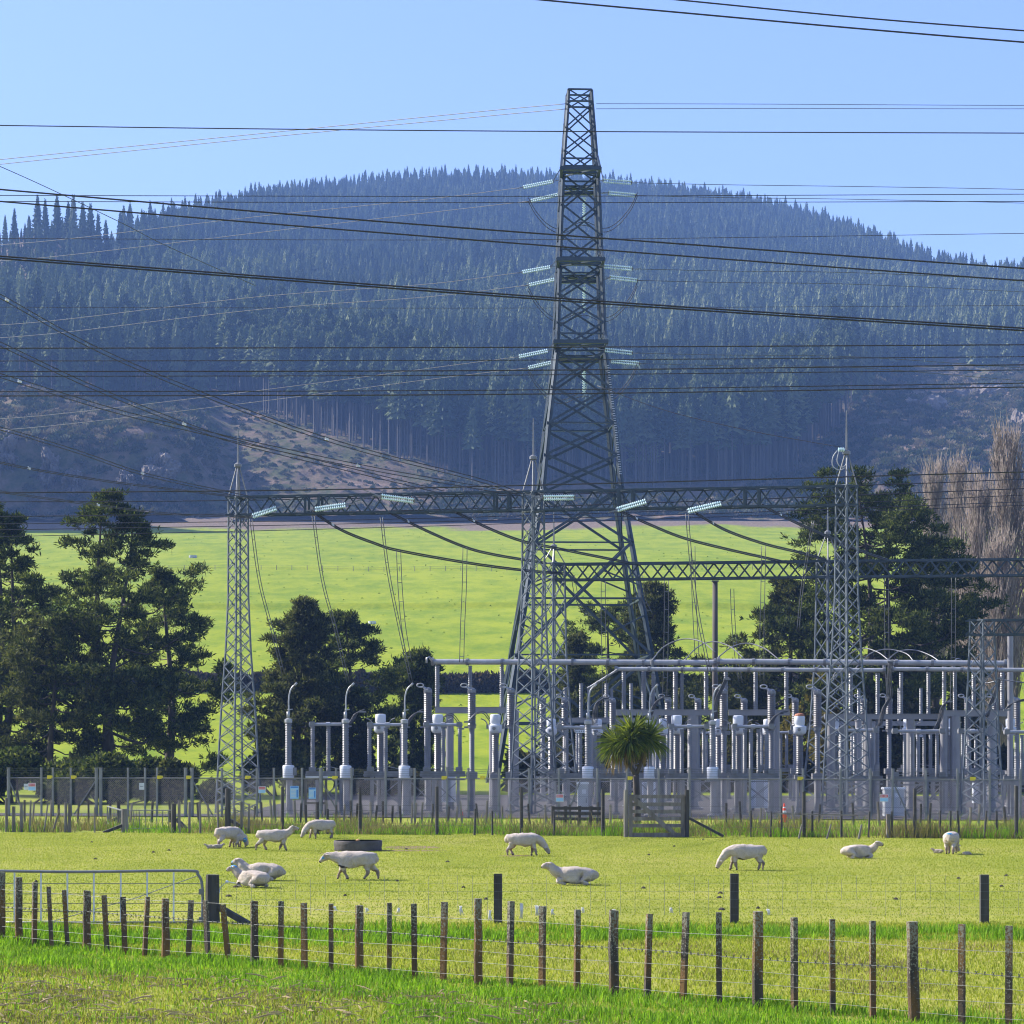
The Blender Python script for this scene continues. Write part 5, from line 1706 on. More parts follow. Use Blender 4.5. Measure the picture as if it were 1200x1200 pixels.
def security_fence():
    xa, xb = 8, 1275
    A, B = GP(xa, Rf(xa)), GP(xb, Rf(xb)); L = (B - A).length; d = (B - A).normalized()
    t = thing('mesh_fence', 'tall grey mesh security fence with barbed wire strands in front of the substation', 'fence', A.lerp(B, .5))
    xs = [10, 48.5, 62, 83, 113, 118, 150, 170, 184, 217.5, 225, 260, 285, 301, 321, 354, 376, 394, 412, 452, 486, 524, 549, 585, 620, 655, 700, 735, 772, 808, 879, 915, 941, 985, 1020, 1046, 1085, 1122, 1160, 1196, 1235, 1270]
    for i, x in enumerate(xs):
        p = GP(x, Rf(x)); m = MB(); r = .055 if x not in (10, 113, 118, 217.5, 225, 376) else .085
        m.tube([(p.x, p.y, -.1), (p.x, p.y, 2.28)], r, 7); m.tube([(p.x, p.y, 2.28), (p.x, p.y, 2.31)], r * 1.15, 7); m.build('post', M['steel'], t, smooth=False)
    m = MB(); b0, top = .12, 1.80; hgt = top - b0; pitch = .10; n = int(L / pitch)
    for i in range(-int(hgt / pitch) - 1, n + 1):
        for s in (1, -1):
            u0 = i * pitch; u1 = u0 + hgt
            za, zb = (b0, top) if s > 0 else (top, b0)
            c0, c1 = max(0, u0), min(L, u1)
            if c1 <= c0: continue
            z0 = za + (zb - za) * (c0 - u0) / hgt; z1 = za + (zb - za) * (c1 - u0) / hgt
            p, q = A + d * c0, A + d * c1
            m.tube([(p.x, p.y + .012 * s, z0), (q.x, q.y + .012 * s, z1)], .0044, 3, False)
    m.build('mesh_panel', M['mesh'], t)
    m = MB()
    m.tube([A + Vector((0, 0, 1.82)), B + Vector((0, 0, 1.82))], .03, 6); m.build('top_rail', M['steel'], t)
    for z in (1.95, 2.06, 2.16, 2.25, 1.0, .14):
        m = MB(); m.tube([A + Vector((0, 0, z)), B + Vector((0, 0, z))], .008, 4); m.build('barbed_wire' if z > 1.9 else 'strain_wire', M['barb'], t)
    for x, dx in ((113, -26), (225, 24), (376, 22), (10, 18), (680, -16), (1046, 20)):
        m = MB(); p, q = GP(x, Rf(x)), GP(x + dx, Rf(x + dx)); m.tube([(p.x, p.y, 1.75), (q.x, q.y, .1)], .035, 6); m.build('brace', M['steel'], t)
    # yellow tags on the rail
    for x in (58, 86, 187, 221, 290, 392, 520, 565, 738, 937, 1139):
        m = MB(); p = GP(x, Rf(x)); m.box((p.x, p.y - .08, 1.86), (.20, .03, .16)); m.box((p.x + .12, p.y - .08, 1.88), (.08, .05, .1)); m.build('yellow_insulator', M['yellow'], t)


security_fence()
M['sign_blue'] = flat('light_blue_sign', (.33, .58, .82), .4, 0, .05)
M['sign_red'] = flat('red_sign_band', (.62, .07, .07), .4, 0, .05)
M['sign_dblue'] = flat('blue_sign_band', (.05, .22, .60), .4, 0, .05)


def sign(x, y, w_, h_, kind, lab, group='warning signs on the mesh fence', dy=.10):
    D = Rf(x) - dy; k = sz(D); c = P(x, y, D); W, Hh = w_ * k, h_ * k
    t = thing('sign', lab, 'sign', c, group)
    f = MB(); f.box(c, (W, .02, Hh)); f.build('board', M['whitebox' if kind != 'blue' else 'sign_blue'], t)
    m = MB()
    if kind == 'red':
        m.box(c + Vector((0, -.014, Hh * .24)), (W * .86, .008, Hh * .36)); m.build('red_band', M['sign_red'], t)
        m = MB(); m.box(c + Vector((0, -.0135, -Hh * .24)), (W * .9, .007, Hh * .40)); o = m.build('blue_panel', M['sign_blue'], t)
        m = MB()
        for i in range(5): m.box(c + Vector((-W * .3 + i * W * .15, -.02, Hh * .24)), (W * .07, .006, Hh * .16))
        m.build('lettering', M['whitebox'], t)
    elif kind == 'blue':
        m.box(c + Vector((0, -.014, Hh * .4)), (W * .9, .008, Hh * .12)); m.box(c + Vector((W * .34, -.014, -Hh * .1)), (W * .18, .008, Hh * .6)); m.build('blue_panel', M['sign_dblue'], t)
        m = MB()
        for i in range(6): m.box(c + Vector((-W * .12, -.014, Hh * (.24 - i * .11))), (W * .55, .008, Hh * .035))
        m.build('text_lines', M['whitebox'], t)
    else:
        m.box(c + Vector((0, -.014, 0)), (W * .7, .008, Hh * .08)); m.build('text_lines', M['lattice'], t)
    return t


sign(37.5, 922, 9, 9, 'red', 'white sign with a red band near the left end of the mesh fence')
sign(30.5, 922, 5, 7, 'plain', 'small faded pink grey plate left of the red banded sign')
sign(166, 921.5, 6, 8, 'plain', 'small pale plate hung on the mesh fence in front of the left pines')
sign(307, 925.5, 8.5, 8, 'red', 'white sign with a red band just right of the slim left lattice mast')
sign(345, 928.5, 10, 15, 'blue', 'tall light blue notice left of the yard gate')
sign(366, 929.5, 8.5, 13, 'blue', 'light blue notice on the yard gate')
sign(656, 935, 9, 9, 'red', 'white sign with a red band right of the twin lattice masts')
sign(1036, 935, 10, 9, 'red', 'white sign with a red band left of the grey cabinet')
# yard gate frame behind the blue notice
D = Rf(370) + .35; t = thing('gate', 'pale boarded yard gate in the mesh fence behind the light blue notice', 'gate', GP(370, D))
m = MB(); k = sz(D)
for x in (358, 382): m.bar((GP(x, D).x, D, 0), (GP(x, D).x, D, ZZ(913, D)), .12)
for y in (913, 941): m.bar(P(358, y, D), P(382, y, D), .10)
m.build('gate_frame', M['timber'], t)
m = MB(); m.bar((GP(377, D).x, D - .25, 0), (GP(377, D).x, D - .25, ZZ(905, D)), .15); m.build('post', M['steel'], t)
m = MB(); m.bar(P(358, 911, D), P(384, 911, D), .05, .12); m.build('rail', M['whitebox'], t)


# ------------------------------------------------------------------ timber posts
def round_post(p, h, r, n=9, seed=0, lean=(0, 0), flatten=1.0):
    rr = random.Random(seed); m = MB(); pts, rad = [], []
    for i in range(6):
        q = i / 5
        pts.append(Vector(p) + Vector((lean[0] * q * h + rr.gauss(0, .004), lean[1] * q * h, -.12 + q * (h + .12)))); rad.append(r * (1.06 - .10 * q) * rr.uniform(.96, 1.04))
    m.tube(pts, rad, n)
    if rr.random() < .5: m.v[-1] = m.v[-1] + Vector((0, 0, .015))
    return m


def near_fence():
    pos = [22, 40, 61, 80, 102, 126, 147, 169, 194, 220, 244, 269, 298, 329, 357, 388, 421, 456, 486, 519, 560, 597, 635, 676, 719, 758, 800, 843, 888, 931, 976, 1023, 1072, 1127, 1182, 1240]
    top = [1028, 1034, 1039, 1043, 1044, 1049, 1051, 1051, 1053, 1055, 1055, 1060, 1056, 1056, 1058, 1059, 1061, 1058, 1059, 1057, 1053, 1056, 1062, 1066, 1067, 1071, 1069, 1069, 1068, 1075, 1077, 1079, 1080, 1083, 1085, 1088]
    leanpx = {61: -4, 80: -5, 126: -4, 147: -3, 169: 4, 220: 4, 244: -3, 269: -8, 519: 2, 758: 3, 800: 4, 1127: 0, 486: -1, 597: 2, 888: 0, 1072: 3}
    big = {22, 102, 194, 298, 421, 560, 719, 888, 1072}
    t = thing('wire_fence', 'long foreground fence of lichened posts and battens with bright wires', 'fence', GP(560, 33.2))
    lineD = lambda x: 33.5 / (1 + .92 * (x - 600) / F)
    prv = GP(0, lineD(0))
    out = [-17 - 19 * i for i in range(16)]; big |= {2} | set(out[3::4])
    for i, (x, yt) in enumerate(zip([2] + pos + out, [1022] + top + [0] * 16)):
        D = lineD(x); p = GP(x, D); h = ZZ(yt, D) if yt else 1.13; r = random.Random(i)
        if x in big:
            m = round_post(p, h, .058 + .004 * r.random() + (.006 if x in (1072, 719, 888) else 0), 10, i, (leanpx.get(x, 0) * -.008, 0)); m.build('post', M['post'], t, smooth=False)
        else:
            w_ = .062 + .012 * r.random(); m = MB()
            l = Vector((-leanpx.get(x, r.uniform(-1, 1)) * sz(D) * 1.0, 0, 0))
            m.bar(p + Vector((0, 0, -.1)) - l * 0, p + Vector((0, 0, h)) - l, w_, w_ * .85, up=(r.uniform(-.7, .9), 1, 0)); m.build('batten', M['post'], t)
    pts = [0, 200, 421, 640, 888, 1072, 1240]
    for z, rad, mat in ((.87, .0026, 'wire'), (.61, .0038, 'barb'), (.45, .0026, 'wire'), (.29, .0026, 'wire'), (.13, .0026, 'wire')):
        m = MB(); q = [GP(x, lineD(x)) + Vector((0, -.055, z + .012 * math.sin(x * .02 + z * 9))) for x in np.linspace(-330, 1330, 66)]
        m.tube(q, rad, 5)
        if mat == 'barb':
            a, b = q[0], q[-1]; n = int((b - a).length / .11)
            for i in range(n):
                c = a.lerp(b, i / n) + Vector((0, 0, .0)); m.bar(c + Vector((-.012, 0, .022)), c + Vector((.012, 0, -.022)), .007); m.bar(c + Vector((.012, 0, .02)), c + Vector((-.014, 0, -.02)), .007)
        m.build('barbed_wire' if mat == 'barb' else 'wire', M[mat], t)


near_fence()


def second_fence():
    D0 = 46.0
    t = thing('wire_fence', 'fence of wire netting along the rank grass with three dark posts standing out', 'fence', GP(583, D0))
    for i, (x, yt) in enumerate(((583.5, 1024), (860.5, 1024), (1153.5, 1025), (1440, 1026))):
        p = GP(x, D0); m = MB(); h = ZZ(yt, D0); m.bar(p + Vector((0, 0, -.15)), p + Vector((0, 0, h)), .15, .13, up=(0, 1, 0)); m.build('post', M['darktimber'], t)
    xa, xb = 252, 1460
    for z in (.16, .30, .44, .58, .72, .86):
        m = MB(); m.tube([GP(xa, D0) + Vector((0, -.09, z)), GP(xb, D0) + Vector((0, -.09, z))], .0022, 4); m.build('wire', M['wire'], t)
    m = MB(); r = random.Random(2); n = 70
    for i in range(n):
        c = GP(xa + (xb - xa) * (i + .5) / n, D0) + Vector((0, -.09, 0)); z0 = r.choice((.16, .16, .44)); m.tube([c + Vector((0, 0, z0)), c + Vector((r.uniform(-.01, .01), 0, .86 if i % 3 else .80))], .0030, 4)
    m.build('netting_stays', M['wire'], t)
    for x, y, hpx in ((540, 1066, 12), (574, 1072, 14), (611, 1066, 20), (629, 1066, 14), (647, 1068, 8), (683, 1066, 7), (718, 1068, 7), (786, 1066, 7), (393, 1064, 6), (430, 1066, 6), (467, 1066, 6), (900, 1068, 8)):
        m = MB(); c = P(x, y, D0); k = sz(D0)
        for j in range(6):
            m.tube([c + Vector((r.gauss(0, 1.2) * k, -.1 + r.gauss(0, .01), hpx * .4 * k)), c + Vector((r.gauss(0, .8) * k, -.1, 0)), c + Vector((r.gauss(0, 1.6) * k, -.1, -hpx * .5 * k))], [.006, .015, .004], 5)
        m.build('wool_tuft', M['wool_tuft'], t, smooth=True)
    # strainer post with its stay
    s = thing('strainer_post', 'thick dark strainer post with a slanting stay beside the metal field gate', 'post', GP(249, D0))
    p = GP(249, D0); m = round_post(p, ZZ(1025, D0), .125, 10, 3); m.build('post', M['darktimber'], s)
    m = MB(); m.bar(p + Vector((.1, 0, .30)), GP(292, D0 - .3) + Vector((0, 0, .0)), .10); m.build('stay', M['darktimber'], s)
    m = MB(); m.tube([p + Vector((.13, -.05, .55)), P(258, 1040, D0), P(266, 1033, D0), P(276, 1035, D0)], .008, 5); m.lathe(P(266, 1035, D0), [(.02, 0), (.035, .02), (.02, .05)], 8); m.build('hot_wire_insulator', M['whitebox'], s)


second_fence()


def tube_gate():
    D = 45.9
    t = thing('metal_gate', 'galvanised tube gate filling the left side of the second fence', 'gate', GP(100, D))
    m = MB(); zt = ZZ(1020.5, D); zb = ZZ(1081, D); xa, xb = -58, 237
    A, B = GP(xa, D).x, GP(xb, D).x
    m.tube([Vector((x, D, z)) for x, z in spline([(A, zb), (A, zt - .3), (A + .08, zt - .06), (A + .28, zt), ((A + B) / 2, zt - .02), (B - .30, zt), (B - .08, zt - .07), (B, zt - .3), (B, zb)], 5)], .026, 8)
    m.tube([(A, D, zb), (B, D, zb)], .02, 8); m.build('tube_frame', M['steel'], t, smooth=True)
    for x in (17, 48, 79, 110, 141.5, 172.5, 203.5, -15):
        q = MB(); c = GP(x, D).x; q.bar((c, D, zb), (c, D, zt), .028, .02); q.build('upright', M['whitebox'], t)
    for y in (1035.5, 1047.5, 1058.5, 1068): 
        q = MB(); q.tube([(A, D, ZZ(y, D)), (B, D, ZZ(y, D))], .007, 5); q.build('infill_wire', M['wire'], t)
    q = MB(); q.tube([P(232, 1026, D), P(160, 1052, D), P(60, 1080, D)], .008, 5); q.build('brace_wire', M['wire'], t)
    q = MB(); q.box(P(236, 1045, D - .04), (.09, .06, .10)); q.box(P(236, 1078, D - .04), (.09, .06, .10)); q.build('hinge', M['steel'], t)


tube_gate()


def paddock_fence():
    Rp = row(94, .2)
    t = thing('wire_fence', 'far paddock fence of tall dark posts, short battens and wires before the substation', 'fence', GP(620, Rp(620)))
    # (x, top y, width px, dx of top)
    P1 = [(331, 922, 4, 0), (422, 922, 4, 0), (512, 922, 4.2, 0), (611, 923, 4.2, 0), (706.5, 925, 4.6, 0), (942, 928, 4.6, 0), (1072, 924, 4.4, 0), (1191, 921, 4.6, 0), (267, 924, 7, 0),
          (7.5, 935, 3.5, 0), (16, 945, 4.4, 0), (25, 942, 4, 0), (35, 938, 2.4, 1), (51, 942, 2, 5), (60, 948, 2, 10), (77, 940, 3.6, 0), (81.5, 942, 3.8, 0), (80, 955, 2, -3), (111, 946, 2, 0), (203.5, 942, 6, 0), (210, 938, 3.4, 0),
          (222, 940, 3, 0), (235, 939, 2.6, -1), (256, 939, 2.6, -1), (275, 947, 3, 0), (283, 940, 3, 0), (291, 942, 2.6, 1), (372, 940, 4, 0), (384, 948, 3, 0), (556, 948, 2.6, 1), (577, 950, 2.4, 0), (649, 950, 2.4, 1), (880, 950, 2.4, 0), (903, 951, 2.4, 1),
          (916, 945, 2.6, 0), (952, 950, 2.6, 0), (986, 950, 3, 0), (1018, 951, 2.6, 1), (1046, 951, 2.6, -1), (1062, 950, 2.4, -1), (1101, 950, 2.6, 1), (1114, 950, 2.6, 0), (1125, 950, 2.6, -3), (1153, 950, 2.6, 3), (1168, 950, 2.6, 0)]
    for i, (x, yt, w_, dx) in enumerate(P1):
        D = Rp(x); k = sz(D); p = GP(x, D); m = MB(); h = ZZ(yt, D)
        m.tube([p + Vector((0, 0, -.15)), p + Vector((dx * k, 0, h))], [w_ / 2 * k, w_ / 2 * k * .92], 8); m.build('post' if w_ > 3.3 else 'batten', M['darktimber' if x > 300 or w_ > 5 else 'timber'], t)
    p = GP(1041, Rp(1041)); m = MB(); m.tube([p, p + Vector((0, 0, ZZ(954, Rp(1041))))], [.085, .08], 8); m.build('post', M['timber'], t, label='short pale grey post')
    for x, dx in ((936, 4), (969, 5), (1006, 4)):
        D = Rp(x) - 1.5; p = GP(x, D); m = MB(); m.tube([p, P(x + dx, 966, D)], .035, 6); m.build('leaning_stake', M['timber'], t, label='pale leaning stake')
    for z in (.35, .62, .88, 1.08):
        m = MB(); m.tube([GP(270, Rp(270)) + Vector((0, -.1, z)), GP(734, Rp(734)) + Vector((0, -.1, z))], .0055, 4); m.tube([GP(805, Rp(805)) + Vector((0, -.1, z)), GP(1290, Rp(1290)) + Vector((0, -.1, z))], .0055, 4)
        m.build('wire', M['barb'], t)
    m = MB(); m.bar(GP(905, Rp(905)) + Vector((0, -.1, .85)), GP(1005, Rp(1005)) + Vector((0, -.1, .80)), .06, .05); m.build('rail', M['timber'], t)
    # the old fence just in front of the gravel
    R2 = row(108.5)
    t2 = thing('wire_fence', 'old batten fence in the weeds right at the edge of the gravel', 'fence', GP(620, R2(620)))
    r = random.Random(6)
    xs = [28, 38, 60, 68, 90, 103, 127, 152, 177, 200, 232, 246, 297, 306, 320, 323, 345, 352, 358, 372, 384, 394, 403, 410, 418, 427, 436, 441, 448, 460, 470, 481, 487, 494, 505, 524, 533, 542, 560, 571, 588, 600, 622, 640, 668, 700, 716, 850, 868, 892, 932, 960, 1000, 1032, 1078, 1090, 1136, 1146, 1180]
    for x in xs:
        x += r.uniform(-1.5, 1.5); D = R2(x); p = GP(x, D); h = r.uniform(.72, 1.0); k = sz(D); m = MB()
        m.tube([p + Vector((0, 0, -.1)), p + Vector((r.uniform(-.09, .09), 0, h))], .045 + .012 * r.random(), 6); m.build('batten', M['darktimber' if r.random() < .5 else 'timber'], t2)
    for z in (.3, .55, .78):
        m = MB(); m.tube([GP(270, R2(270)) + Vector((0, -.07, z)), GP(1280, R2(1280)) + Vector((0, -.07, z))], .005, 4); m.build('wire', M['barb'], t2)


paddock_fence()


def timber_gate():
    D = 92.0; k = sz(D)
    t = thing('timber_gate', 'grey timber paddock gate with five rails and a diagonal brace', 'gate', GP(768, D))
    for x, w_ in ((733.5, 5.5), (805, 5.5)):
        p = GP(x, D); m = MB(); m.tube([p, Vector((p.x, p.y, ZZ(925.5, D)))], [w_ / 2 * k * 1.05, w_ / 2 * k], 10); m.build('post', M['timber' if x < 780 else 'darktimber'], t)
    rails = (933.5, 942.5, 951, 959.5, 967.5, 976.5)
    for y in rails[:-1] + (978.5,):
        m = MB(); m.bar(P(738, y, D), P(800, y, D), .05, .13 if y < 975 else .16); m.build('rail', M['timber'], t)
    for x in (739, 800):
        m = MB(); m.bar(P(x, 931, D - .06), P(x, 982, D - .06), .14, .04, up=(0, 1, 0)); m.build('stile', M['timber'], t)
    m = MB(); m.bar(P(741, 934, D - .07), P(786, 974, D - .07), .035, .16); m.build('brace', M['timber'], t)
    m = MB(); m.bar(P(782, 968, D - .12), P(793, 980, D - .12), .03, .13); m.build('strap', M['timber'], t)
    # raking strut of the hanging post
    s = thing('strut', 'dark raking strut leaning on the right post of the timber gate', 'strut', GP(825, D))
    m = MB(); m.bar(P(808, 959, D), P(848, 980, D - .2), .10, .09); m.build('strut_beam', M['darktimber'], s)


timber_gate()


def sheep_yard():
    D = 103; t = thing('rail_pen', 'old dark railed pen in the weeds right of the twin lattice masts', 'fence', GP(677, D))
    for i, x in enumerate((648, 662, 678, 691, 704)):
        p = GP(x, D); m = MB(); m.tube([p, Vector((p.x + .02 * i, p.y, ZZ(944.5, D)))], .075, 7); m.build('post', M['darktimber'], t)
    for y, h in ((947, .12), (953, .12), (959.5, .12)):
        m = MB(); m.bar(P(647, y, D - .1), P(706, y + .6, D - .1), .04, h); m.build('rail', M['darktimber'], t)


sheep_yard()


def left_gates():
    # two light metal gates on the left of the paddock fence
    t = thing('metal_gate', 'low metal field gate between the thick short post and the middle left post', 'gate', GP(178, 98))
    A, B = P(150, 949.5, 98.5), P(204, 949.5, 98); m = MB(); zb = .12
    m.tube([Vector((A.x, A.y, zb)), A, B, Vector((B.x, B.y, zb)), Vector((A.x, A.y, zb))], .024, 6)
    m.build('tube_frame', M['steel'], t)
    m = MB()
    for i in range(1, 8):
        p = A.lerp(B, i / 8); m.bar((p.x, p.y, zb), p, .025)
    m.build('infill_bars', M['wire'], t)
    m = MB()
    for z in (.45, .75): m.tube([Vector((A.x, A.y, z)), Vector((B.x, B.y, z))], .008, 5)
    m.build('infill_wire', M['wire'], t)
    t = thing('metal_gate', 'metal gate standing open at an angle left of the thick short post', 'gate', GP(132, 101))
    A, B = P(126, 945, 106), P(142, 949.5, 98.5); m = MB()
    m.tube([Vector((A.x, A.y, zb)), A, B, Vector((B.x, B.y, zb)), Vector((A.x, A.y, zb))], .03, 6); m.build('tube_frame', M['steel'], t)
    m = MB()
    for i in range(1, 7):
        p = A.lerp(B, i / 7); m.bar((p.x, p.y, zb), p, .03)
    m.build('infill_bars', M['steel'], t)
    for x, yb, yt, w_, D, lab in ((146, 976, 948, 7.5, 97.5, 'thick short grey gate post left of the low metal gate'), (139, 966, 939, 4.6, 106, 'dark post behind the open metal gate')):
        s = thing('gate_post', lab, 'post', GP(x, D)); p = GP(x, D); m = MB(); k = sz(D)
        m.tube([p, Vector((p.x, p.y, ZZ(yt, D)))], [w_ / 2 * k, w_ / 2 * k * .95], 9); m.build('shaft', M['timber' if w_ > 6 else 'darktimber'], s)
        m = MB()
        if w_ > 6: m.bar(P(144, 967, D), P(121, 976, D - .3), .11)
        else: m.bar(P(138, 959, D), P(113, 969, D + .2), .11)
        m.build('stay', M['darktimber'], s)
    for x, dx, D, lab in ((207, 14, 98, 'dark raking strut right of the low metal gate'), (270, 24, 97, 'dark raking strut on the tall thick post by the slim mast')):
        s = thing('strut', lab, 'strut', GP(x, D)); m = MB(); m.bar(GP(x, D) + Vector((0, 0, .48)), GP(x + dx, D - .3) + Vector((0, 0, .03)), .12); m.build('strut_beam', M['darktimber'], s)


left_gates()

# tyre trough
Dt = 79.6; c = GP(419.5, Dt); k = sz(Dt)
t = thing('water_trough', 'round trough cut from a huge old tyre in the sheep paddock', 'trough', c)
m = MB(); R = 28.5 * k; hh = .34
m.lathe((c.x, c.y, -.02), [(R * .93, 0), (R * .985, .05), (R * .97, .13), (R, .2), (R, hh - .03), (R * .985, hh), (R * .94, hh), (R * .93, hh - .1), (R * .93, .02)], 48)
smooth_by_angle(m.build('tyre_wall', M['rubber'], t), 50)
wm = bpy.data.materials.new('trough_water'); wm.use_nodes = True; wb = wm.node_tree.nodes['Principled BSDF']; wb.inputs['Base Color'].default_value = (.02, .03, .03, 1); wb.inputs['Roughness'].default_value = .05
m = MB(); m.lathe((c.x, c.y, .28), [(R * .92, 0), (R * .92, .02)], 40); m.build('water', wm, t)
m = MB(); m.lathe((c.x + .02, c.y - R * .5, hh - .06), [(.02, 0), (.06, .03), (.07, .06), (.03, .09)], 10); m.build('float', flat('faded_orange_float', (.50, .27, .10), .6), t)
# bare trodden soil by the trough
sm = pmat('trodden_soil', [(.3, (.13, .085, .045)), (.7, (.26, .17, .09))], 2.5, .95, 0, .5)
for x, y, wpx, hm_, lab in ((483, 993, 34, 1.2, 1), (470, 997, 50, .5, 2), (605, 1003, 20, .5, 3), (395, 1000, 20, .6, 4)):
    p = GY(x, y); m = MB(); n = 30; pts = []
    for i in range(n):
        a = 2 * PI * i / n; q = 1 + .35 * mn.noise(Vector((math.cos(a) * 1.5, math.sin(a) * 1.5, x)))
        pts.append((p.x + math.cos(a) * wpx * sz(p.y) * q, p.y + math.sin(a) * hm_ * q, .006))
    m.face(*pts); props(m.build('soil', sm, None, tuple(p)), 'bare trodden soil in the paddock', None, None, 'structure')
# ------------------------------------------------------------------ sheep
def wool_material():
    m, nt, b, out = _nodes('shorn_wool')
    n = _noise(nt, 3.2, 8, .8); r = _ramp(nt, n.outputs['Fac'], [(.3, (.40, .33, .265)), (.5, (.53, .455, .38)), (.7, (.63, .565, .49))])
    nt.links.new(r.outputs['Color'], b.inputs['Base Color']); b.inputs['Roughness'].default_value = .95; b.inputs['Specular IOR Level'].default_value = .1
    bp = nt.nodes.new('ShaderNodeBump'); bp.inputs['Strength'].default_value = 1.0; bp.inputs['Distance'].default_value = .05
    n2 = _noise(nt, 13, 6, .7); nt.links.new(n2.outputs['Fac'], bp.inputs['Height']); nt.links.new(bp.outputs['Normal'], b.inputs['Normal'])
    return m


SHEEP_M = [wool_material(), flat('pale_sheep_face', (.36, .30, .25), .9), flat('dark_hoof_and_nose', (.045, .035, .03), .8), flat('blue_raddle_paint', (.07, .27, .48), .8), flat('dirty_leg_wool', (.28, .21, .16), .95)]


def skin(chains, root):
    """chains: {name: (x, y, z, rx, ry)}, edges -> one skinned body"""
    V, E = chains
    me = bpy.data.meshes.new('skel'); me.from_pydata([v[:3] for v in V], E, []); me.update()
    o = bpy.data.objects.new('skel', me); COL.objects.link(o)
    s = o.modifiers.new('skin', 'SKIN'); s.branch_smoothing = .35
    sub = o.modifiers.new('sub', 'SUBSURF'); sub.levels = 2; sub.render_levels = 2
    lay = me.skin_vertices[0].data if me.skin_vertices else None
    if lay is None:
        bm = bmesh.new(); bm.from_mesh(me); bm.verts.layers.skin.verify(); bm.to_mesh(me); bm.free(); lay = me.skin_vertices[0].data
    for i, v in enumerate(V):
        lay[i].radius = (v[3], v[4] if len(v) > 4 else v[3]); lay[i].use_root = (i == root)
    dg = bpy.context.evaluated_depsgraph_get(); dg.update()
    out = bpy.data.meshes.new_from_object(o.evaluated_get(dg))
    bpy.data.objects.remove(o); bpy.data.meshes.remove(me)
    return out


